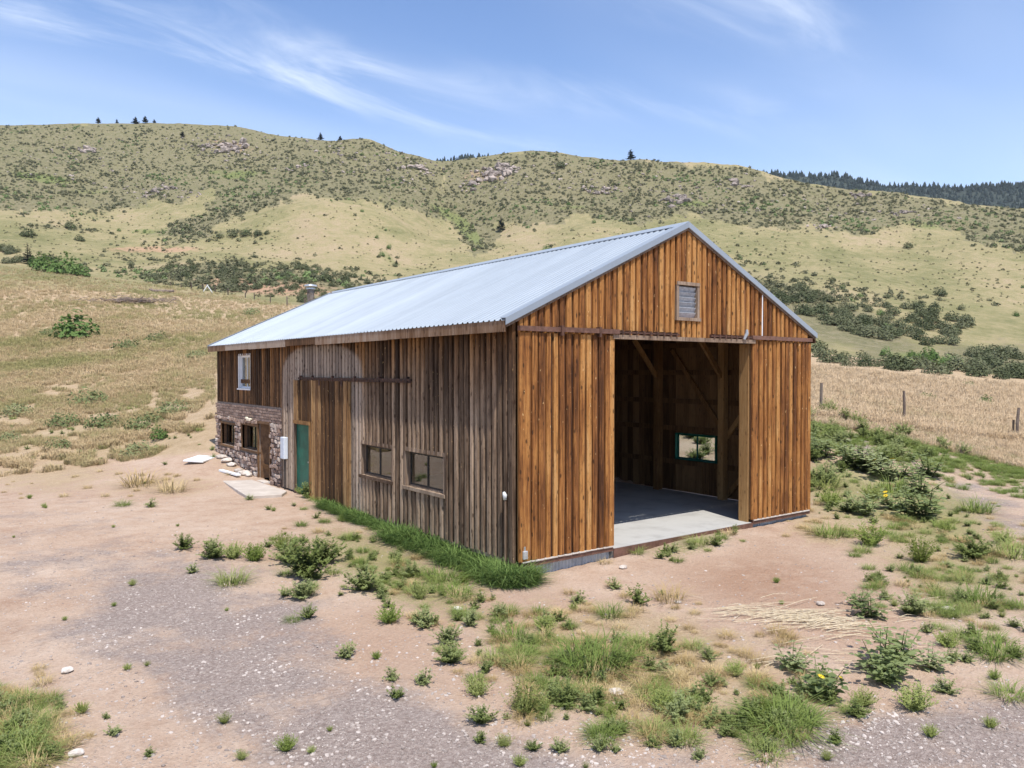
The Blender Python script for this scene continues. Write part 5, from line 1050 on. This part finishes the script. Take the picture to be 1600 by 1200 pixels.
for px, py, w, lab in [(1470, 462, 22, 'lone dark shrub on the smooth slope at upper right'), (1417, 388, 17, 'lone round shrub high on the smooth right slope'), (1385, 466, 10, 'small shrub beside the lone slope shrub'), (1300, 440, 12, 'small dark shrub above the right thicket'), (1500, 484, 14, 'small shrub right of the lone slope shrub'), (875, 262, 18, 'dark round shrub on the middle skyline'), (207, 414, 12, 'lone dark shrub on the left lower slope'), (618, 417, 10, 'small shrub at the foot of the smooth spur'), (345, 372, 14, 'first shrub in the row on the smooth spur'), (366, 370, 18, 'second shrub in the row on the smooth spur'), (385, 369, 18, 'third shrub in the row on the smooth spur'), (404, 368, 16, 'fourth shrub in the row on the smooth spur'), (418, 366, 11, 'last shrub in the row on the smooth spur'), (128, 377, 16, 'shrub on the left hollow slope'), (110, 357, 20, 'shrub clump on the slope at far left'), (45, 370, 24, 'left shrub clump above the gully')]:
    p, D = at(px, py); s = w * D / F / 2; o = obj('shrub', rk.choice(PLANT['shrub'])); o.location = p; o.scale = (s, s, s); tag(o, lab, 'shrub', 'lone hillside shrubs')

def pine(r, h, n=16, sparse=False):
    tr = MB(); tr.tube([(0, 0, -0.6), (0, 0, h * 0.5), (0, 0, h * 0.97)], [h * 0.032, h * 0.02, h * 0.004], 7, False); cr = MB()
    for i in range(n):
        f = 0.12 + 0.86 * i / n; z = h * f; rad = h * 0.27 * (1 - f) ** 0.75 * r.uniform(0.75, 1.15) + 0.02 * h
        for j in range(7):
            a = r.uniform(0, 6.28); l = rad * r.uniform(0.55, 1.1); d = Vector((math.cos(a), math.sin(a), r.uniform(-0.25, 0.12))); sd = Vector((-d.y, d.x, 0))
            if not sparse or r.random() < 0.7:
                for g in (0.35, 0.68, 1.0):
                    c = Vector((0, 0, z)) + d * l * g; s = l * 0.30 + 0.035 * h * (1 - f); up = Vector((r.gauss(0, .3), r.gauss(0, .3), r.uniform(0.2, 0.9))) * s * 0.8
                    cr.add([c - sd * s, c - d * s * 0.8 - up * 0.4, c + sd * s, c + d * s * 0.7 + up], [(0, 1, 2, 3)])
        if i % 2 == 0: tr.tube([(0, 0, z), (math.cos(a) * rad * 0.7, math.sin(a) * rad * 0.7, z + 0.05)], [h * 0.008, h * 0.003], 4, False)
    return tr.mesh('trunk', 'bark', fix=False), cr.mesh('crown', 'pine_needle', fix=False)
PN = [pine(random.Random(60 + i), 6.0, 16, i % 2 == 1) for i in range(4)]
def sky_base(px):
    hit(px, 0); c = _cc[round(px / 3)]; i = int(np.argmin(c)); D = _DS[i] - 2; k = (px - 800) / F
    x = CAM[0] + D * (FW[0] + k * RT[0]); y = CAM[1] + D * (FW[1] + k * RT[1]); return np.array([x, y, float(zfun(x, y))]), D
def put_pine(p, h, v, lab, grp, wide=1.0):
    e = empty('pine_tree', p); s = h / 6.0; e.scale = (s * wide, s * wide, s); e.rotation_euler = (0, 0, rk.uniform(0, 6)); tag(e, lab, 'pine tree', grp)
    obj('trunk', PN[v][0], e); obj('crown', PN[v][1], e)
for px, hp, v, wd, lab in [(157, 9, 0, 1.5, 'leftmost small pine on the left skyline'), (186, 6, 1, 1.3, 'tiny pine second on the left skyline'), (215, 10, 2, 1.6, 'left pine of the close pair on the left skyline'), (230, 10, 0, 1.5, 'right pine of the close pair on the left skyline'), (244, 5, 1, 1.4, 'tiny pine right of the close skyline pair'), (502, 11, 2, 1.3, 'lone pine on the skyline knob'), (985, 15, 1, 1.5, 'lone pine on the skyline right of centre'), (533, 6, 0, 1.6, 'small bushy pine right of the skyline knob')]:
    p, D = sky_base(px); put_pine(p, hp * D / F + 0.8, v, lab, 'pines along the skyline', wd)
for px, py, hp, v, wd, lab in [(783, 361, 24, 0, 1.2, 'dark pine in the draw above the barn roof'), (45, 412, 34, 3, 0.9, 'pale conifer standing in the gully at far left'), (288, 214, 10, 1, 1.6, 'small dark pine just below the left skyline'), (620, 414, 9, 2, 1.2, 'small pine at the foot of the right spur')]:
    p, D = at(px, py); put_pine(p, hp * D / F, v, lab, 'pines on the lower slopes', wd)

RKM = [rock_mesh(random.Random(80 + i), 1, 0.32, 0.75) for i in range(5)]
def outcrop(px, py, wpx, n, lab, seed):
    r = random.Random(seed); p, D = at(px, py); w = wpx * D / F; bm = bmesh.new(); T = Vector((RT[0], RT[1], 0)); Fv = Vector((FW[0], FW[1], 0))
    for _ in range(n):
        u = r.gauss(0, 0.36) * w; v = r.gauss(0, 0.25) * w; x = p[0] + T.x * u + Fv.x * v; y = p[1] + T.y * u + Fv.y * v; z = float(zfun(x, y)); s = w * r.uniform(0.045, 0.13) * (1.3 - min(1, abs(u) / w))
        M = Matrix.Translation((x - p[0], y - p[1], z - p[2] + s * 0.25)) @ Matrix.Rotation(r.uniform(0, 6), 4, 'Z') @ Matrix.Rotation(r.uniform(-.5, .5), 4, 'X') @ Matrix.Diagonal((s * r.uniform(.8, 1.6), s, s * r.uniform(.7, 1.3), 1))
        t = bmesh.new(); t.from_mesh(RKM[r.randrange(5)]); t.transform(M); me = bpy.data.meshes.new('t'); t.to_mesh(me); t.free(); bm.from_mesh(me); bpy.data.meshes.remove(me)
    me = bpy.data.meshes.new('rock_outcrop'); bm.to_mesh(me); bm.free(); me.materials.append(MATS['outcrop_rock']); o = obj('rock_outcrop', me); o.location = p; tag(o, lab, 'rock outcrop', 'rock outcrops on the hills')
for i, (px, py, w, n, lab) in enumerate([(362, 232, 46, 34, 'largest craggy brown outcrop under the left summit'), (322, 228, 30, 14, 'smaller outcrop left of the largest crag'), (255, 298, 40, 18, 'pale outcrop low on the left hillside'), (466, 264, 26, 12, 'small pale outcrop on the shrubby spur'), (775, 272, 60, 34, 'broken outcrop right of the saddle'), (745, 288, 40, 18, 'lower outcrop right of the saddle'), (650, 262, 40, 16, 'rocky crest left of the saddle'), (940, 298, 36, 16, 'small rocks on the middle hillside'), (1060, 312, 44, 20, 'rocky patch above the barn ridge peak'), (1290, 356, 36, 16, 'dark rocks on the right hillside'), (1345, 306, 34, 16, 'pale rocks on the right skyline shoulder'), (1410, 333, 34, 12, 'rounded brown rocks below the right skyline'), (1150, 290, 40, 16, 'scattered rocks under the right skyline'), (140, 235, 36, 14, 'scattered rocks on the upper left hillside')]): outcrop(px, py, w, n, lab, 200 + i)

def hill_scatter():
    cand = np.stack([rng.uniform(-250, 1850, 90000), rng.uniform(196, 480, 90000)], 1)
    sd_ = scrub_density(cand[:, 0], cand[:, 1]); d = sd_ + 0.012
    cl = 0.25 + 1.4 * np.clip(vnoise(cand[:, 0] / 24, cand[:, 1] / 9) - 0.2, 0, 1)
    P, D = hits(cand[rng.random(len(cand)) < d * cl * 0.80]); P = P[D > 200]
    scatter('hillside_shrubs', P, 0.35 + 0.85 * rng.random(len(P)) ** 1.8, 'farshrub', 'countless small dark shrubs dotting the far hillsides')
    d = sd_ * 0.9 + 0.13; cl = 0.2 + 1.6 * np.clip(vnoise(cand[:, 0] / 14 + 90, cand[:, 1] / 6) - 0.2, 0, 1)
    P, D = hits(cand[rng.random(len(cand)) < d * cl * 0.75]); P = P[D > 180]
    scatter('hillside_bunchgrass', P, rng.uniform(0.22, 0.5, len(P)), 'farbunch', 'small sage and bunch grass tufts speckling the far hillsides')
    gc = np.stack([rng.uniform(0, 1600, 16000), rng.uniform(235, 575, 16000)], 1)
    P, D = hits(gc[rng.random(len(gc)) < blobs(gc[:, 0], gc[:, 1], HGREEN) * 0.28]); P = P[D > 85]
    scatter('green_draw_brush', P, rng.uniform(0.5, 1.3, len(P)), 'shrub_bright', 'bright green brush growing along the draws of the hillside')
    cand = np.stack([rng.uniform(-200, 1800, 26000), rng.uniform(205, 345, 26000)], 1); d = blobs(cand[:, 0], cand[:, 1], [(360, 235, 110, 22, 8, 1.0), (600, 255, 170, 26, 12, 0.9), (775, 275, 100, 22, 0, 1.0), (1050, 300, 260, 32, 6, 0.5), (1330, 330, 160, 22, 5, 0.6), (140, 250, 160, 40, 0, 0.3), (260, 300, 70, 12, 0, 0.8)])
    P, D = hits(cand[rng.random(len(cand)) < d * 0.30]); P = P[D > 250]
    for m_ in RKM:
        if not m_.materials: m_.materials.append(MATS['outcrop_rock'])
    scatter('hillside_rocks', P, 0.25 + 1.0 * rng.random(len(P)) ** 2.5, None, 'small rocks strewn over the far hillsides', RKM, 0.3)
hill_scatter()
def far_forest():
    fp = []
    for i in range(4):
        r = random.Random(300 + i); mb = MB()
        for k in range(6):
            f = k / 6; z = 6 * (0.1 + 0.9 * f); rad = 2.3 * (1 - f) ** 0.65 + 0.15; o = len(mb.v); m = 7
            mb.v.append((r.gauss(0, .1), r.gauss(0, .1), z + 1.9)); mb.v += [(rad * r.uniform(.6, 1.2) * math.cos(6.283 * j / m), rad * r.uniform(.6, 1.2) * math.sin(6.283 * j / m), z + r.uniform(-.4, .2)) for j in range(m)]
            mb.f += [(o, o + 1 + j, o + 1 + (j + 1) % m) for j in range(m)]
        fp.append(mb.mesh('far_pine', 'pine_needle', fix=False))
    P = []; SC = []
    for px, t in zip(rng.uniform(640, 2150, 9000), rng.random(9000)):
        D = 900 + 640 * t ** 0.55; dp = np.interp(D, [900, 1050, 1250, 1500, 1650], [130, 95, 45, 4, 10])
        py = float(ridge_py(px)) + dp + 4 * float(fbm(np.array(px / 1.0), np.array(D / 3.0), 60, 3)); p = far_pt(px, D, py); P.append((p[0], p[1], p[2] - 1.0)); SC.append(0.6 + 1.5 * rng.random() ** 1.4)
    scatter('far_forest', P, SC, None, 'dark distant pine forest covering the far ridge', fp)
far_forest()

# ------------------------------------------------------------------ grass, ground cover, gravel
def ground_scatter(name, kind, cands, s0, s1, label, keep=None, dmin=0, dmax=1e9, meshes=None, tilt=0.0):
    P, D = hits(cands); x, y = P[:, 0], P[:, 1]
    ok = (D > dmin) & (D < dmax) & ~((x > -0.22) & (x < 9.82) & (y > -0.22) & (y < 19.32)) & ~((x > -1.7) & (x < -0.3) & (y > 10.4) & (y < 14.8))
    P = P[ok]; sc = rng.uniform(s0, s1, len(P))
    return scatter(name, P, sc if keep is None else sc * keep(P, D[ok]), kind, label, meshes, tilt)
LF = [(-260, 770), (-260, 415), (0, 415), (140, 434), (220, 441), (340, 458), (490, 482), (490, 545), (335, 580), (335, 655), (235, 715), (100, 735), (0, 745)]
RF = [(1240, 570), (1420, 588), (1600, 603), (1860, 618), (1860, 770), (1600, 735), (1420, 690), (1240, 655)]
def field_size(P, D): return np.where(D < 55, 0.42 + 0.28 * vnoise(P[:, 0] / 5, P[:, 1] / 5), 0.6 + 0.4 * vnoise(P[:, 0] / 9, P[:, 1] / 9))
q = np.array(bary(LF, 34000)); bare = vnoise(q[:, 0] / 38, q[:, 1] / 11) * 0.65 + vnoise(q[:, 0] / 12 + 40, q[:, 1] / 5) * 0.35
q = q[bare > np.interp(q[:, 1], [430, 560, 640, 740], [0.05, 0.12, 0.40, 0.62])]
ground_scatter('field_grass', 'fieldtuft', q, 0.7, 1.3, 'dry tan and green grass covering the field left of the barn', field_size, dmin=27, dmax=200)
ground_scatter('field_grass', 'tantuft', bary(RF, 16000), 0.7, 1.25, 'dry tan grass covering the fenced field right of the barn', lambda P, D: np.where(D > 34, 0.75, 0.5), dmin=27, dmax=70)
def masked(n, box, lst, pw=1.0, cut=0.05):
    q = np.stack([rng.uniform(box[0], box[2], n), rng.uniform(box[1], box[3], n)], 1); d = blobs(q[:, 0], q[:, 1], lst) * (0.3 + 1.2 * np.clip(vnoise(q[:, 0] / 22, q[:, 1] / 12) - 0.25, 0, 1)); return q[rng.random(n) < np.clip(d - cut, 0, 1) ** pw]
ground_scatter('low_ground_cover', 'mat', masked(7500, (-40, 620, 1640, 1200), GREEN), 0.15, 0.6, 'low green ground cover between the yard weeds', dmax=45)
ground_scatter('green_grass', 'tuft', masked(4600, (-40, 620, 1640, 1200), GREEN), 0.14, 0.5, 'short green grass growing in patches in the yard', dmax=45)
ground_scatter('dry_grass', 'drytuft', masked(5200, (-40, 620, 1640, 1200), GRASSM), 0.12, 0.42, 'short dry grass growing in patches in the yard', dmax=45)
sp = np.stack([rng.uniform(-20, 1620, 60), rng.uniform(745, 1200, 60)], 1)
ground_scatter('sparse_sprouts', 'feathery', sp, 0.08, 0.2, 'tiny sprouts scattered over the bare dirt', dmax=30)
# green verge between the path and the tan field
q = np.stack([rng.uniform(1262, 1660, 5200), rng.normal(0, 17, 5200)], 1); q[:, 1] += np.interp(q[:, 0], [1262, 1420, 1600, 1660], [662, 690, 738, 756]); q = q[rng.random(len(q)) < 0.08 + 0.75 * vnoise(q[:, 0] / 26, q[:, 1] / 9)]
ground_scatter('verge_grass', 'tuft', q[:1500], 0.16, 0.5, 'green grass verge along the pale path right of the barn', dmax=45)
# lush strip against the side wall
P = []; SC = []
for _ in range(340):
    y = rng.uniform(-0.25, 8.6); wd = 0.36 if y < 4.6 else 0.22
    if 4.6 < y < 5.1 or vnoise(np.array(y * 1.7), np.array(3.3)) < 0.33 * rng.random() + 0.12: continue
    x = -0.16 - abs(rng.normal(0, 0.5)) * wd; P.append((x, y, float(zfun(x, y)) - 0.02)); SC.append(rng.uniform(0.35, 0.85) * (1.0 if y < 4.6 else 0.75))
for _ in range(70):
    a = rng.uniform(0, 6.28); q = rng.random() ** 0.5 * 0.5; x, y = -0.3 + q * math.cos(a) * 0.6, -0.3 + q * math.sin(a) * 0.5; P.append((x, y, float(zfun(x, y)) - 0.02)); SC.append(rng.uniform(0.35, 0.75))
scatter('wall_grass', P, SC, 'lush', 'lush dark green grass growing along the foot of the side wall')
P = [(x, y, float(zfun(x, y))) for x, y in zip(rng.uniform(10.6, 24, 260), rng.uniform(2, 16, 260))]
scatter('far_side_weeds', P, rng.uniform(0.4, 1.1, len(P)), 'broad', 'leafy weeds beyond the far side wall')
# gravel and straw
PB = [rock_mesh(random.Random(500 + i), 1, 0.25, 0.6) for i in range(4)]
for m_ in PB: m_.materials.append(MATS['pebble'])
q = np.stack([rng.uniform(-40, 1640, 30000), rng.uniform(760, 1210, 30000)], 1); d = np.clip(blobs(q[:, 0], q[:, 1], GRAVEL) + 0.3, 0, 1) * (0.25 + vnoise(q[:, 0] / 30, q[:, 1] / 18))
P, D = hits(q[rng.random(len(q)) < d * 0.8]); ok = (D < 26) & ~((P[:, 0] > -0.25) & (P[:, 0] < 9.85) & (P[:, 1] > -0.25) & (P[:, 1] < 19.3)); P = P[ok]; SC = 0.008 + 0.024 * rng.random(len(P)) ** 4
scatter('gravel', P, SC, None, 'loose gravel stones strewn over the dirt drive', PB, 0.3)
r = random.Random(9); mb = MB()
for i in range(250):
    px = r.gauss(1255, 55); py = 968 + (px - 1255) * 0.10 + r.gauss(0, 6) + (max(0, px - 1300) * 0.25)
    if r.random() < 0.2: px, py = r.uniform(1190, 1480), r.uniform(930, 1060)
    p, D = at(px, py); a = r.gauss(-0.62, 0.35); l = r.uniform(0.25, 0.9); d = Vector((math.cos(a), math.sin(a), r.uniform(-0.05, 0.07))); c = Vector(p) + Vector((0, 0, r.uniform(0.015, 0.06)))
    mb.tube([c - d * l / 2, c + Vector((0, 0, r.uniform(0, .03))), c + d * l / 2], [0.0045, 0.0045, 0.003], 4, False)
o = mb.build('fallen_straw', 'straw'); tag(o, 'pale dead straw stalks lying in a swath on the dirt', None, None, 'stuff')

# ------------------------------------------------------------------ air
def haze():
    mb = MB()
    P = [CAM[:2] - FW * 1100 - RT * 4200, CAM[:2] - FW * 1100 + RT * 4200, CAM[:2] + FW * 2300 + RT * 4200, CAM[:2] + FW * 2300 - RT * 4200]
    mb.add([(p[0], p[1], -140.0) for p in P] + [(p[0], p[1], 445.0) for p in P], [(0, 3, 2, 1), (4, 5, 6, 7), (0, 1, 5, 4), (1, 2, 6, 5), (2, 3, 7, 6), (3, 0, 4, 7)])
    m = bpy.data.materials.new('haze'); m.use_nodes = True; t = NT(m.node_tree)
    v = t.n('ShaderNodeVolumePrincipled', {'Color': (0.86, 0.93, 1.0, 1), 'Density': 0.00006, 'Anisotropy': 0.1})
    o_ = t.n('ShaderNodeOutputMaterial'); t.t.links.new(v.outputs[0], o_.inputs['Volume'])
    o = obj('haze', mb.mesh('haze')); o.data.materials.append(m); tag(o, 'thin pale haze over the hills', None, None, 'stuff')
haze()
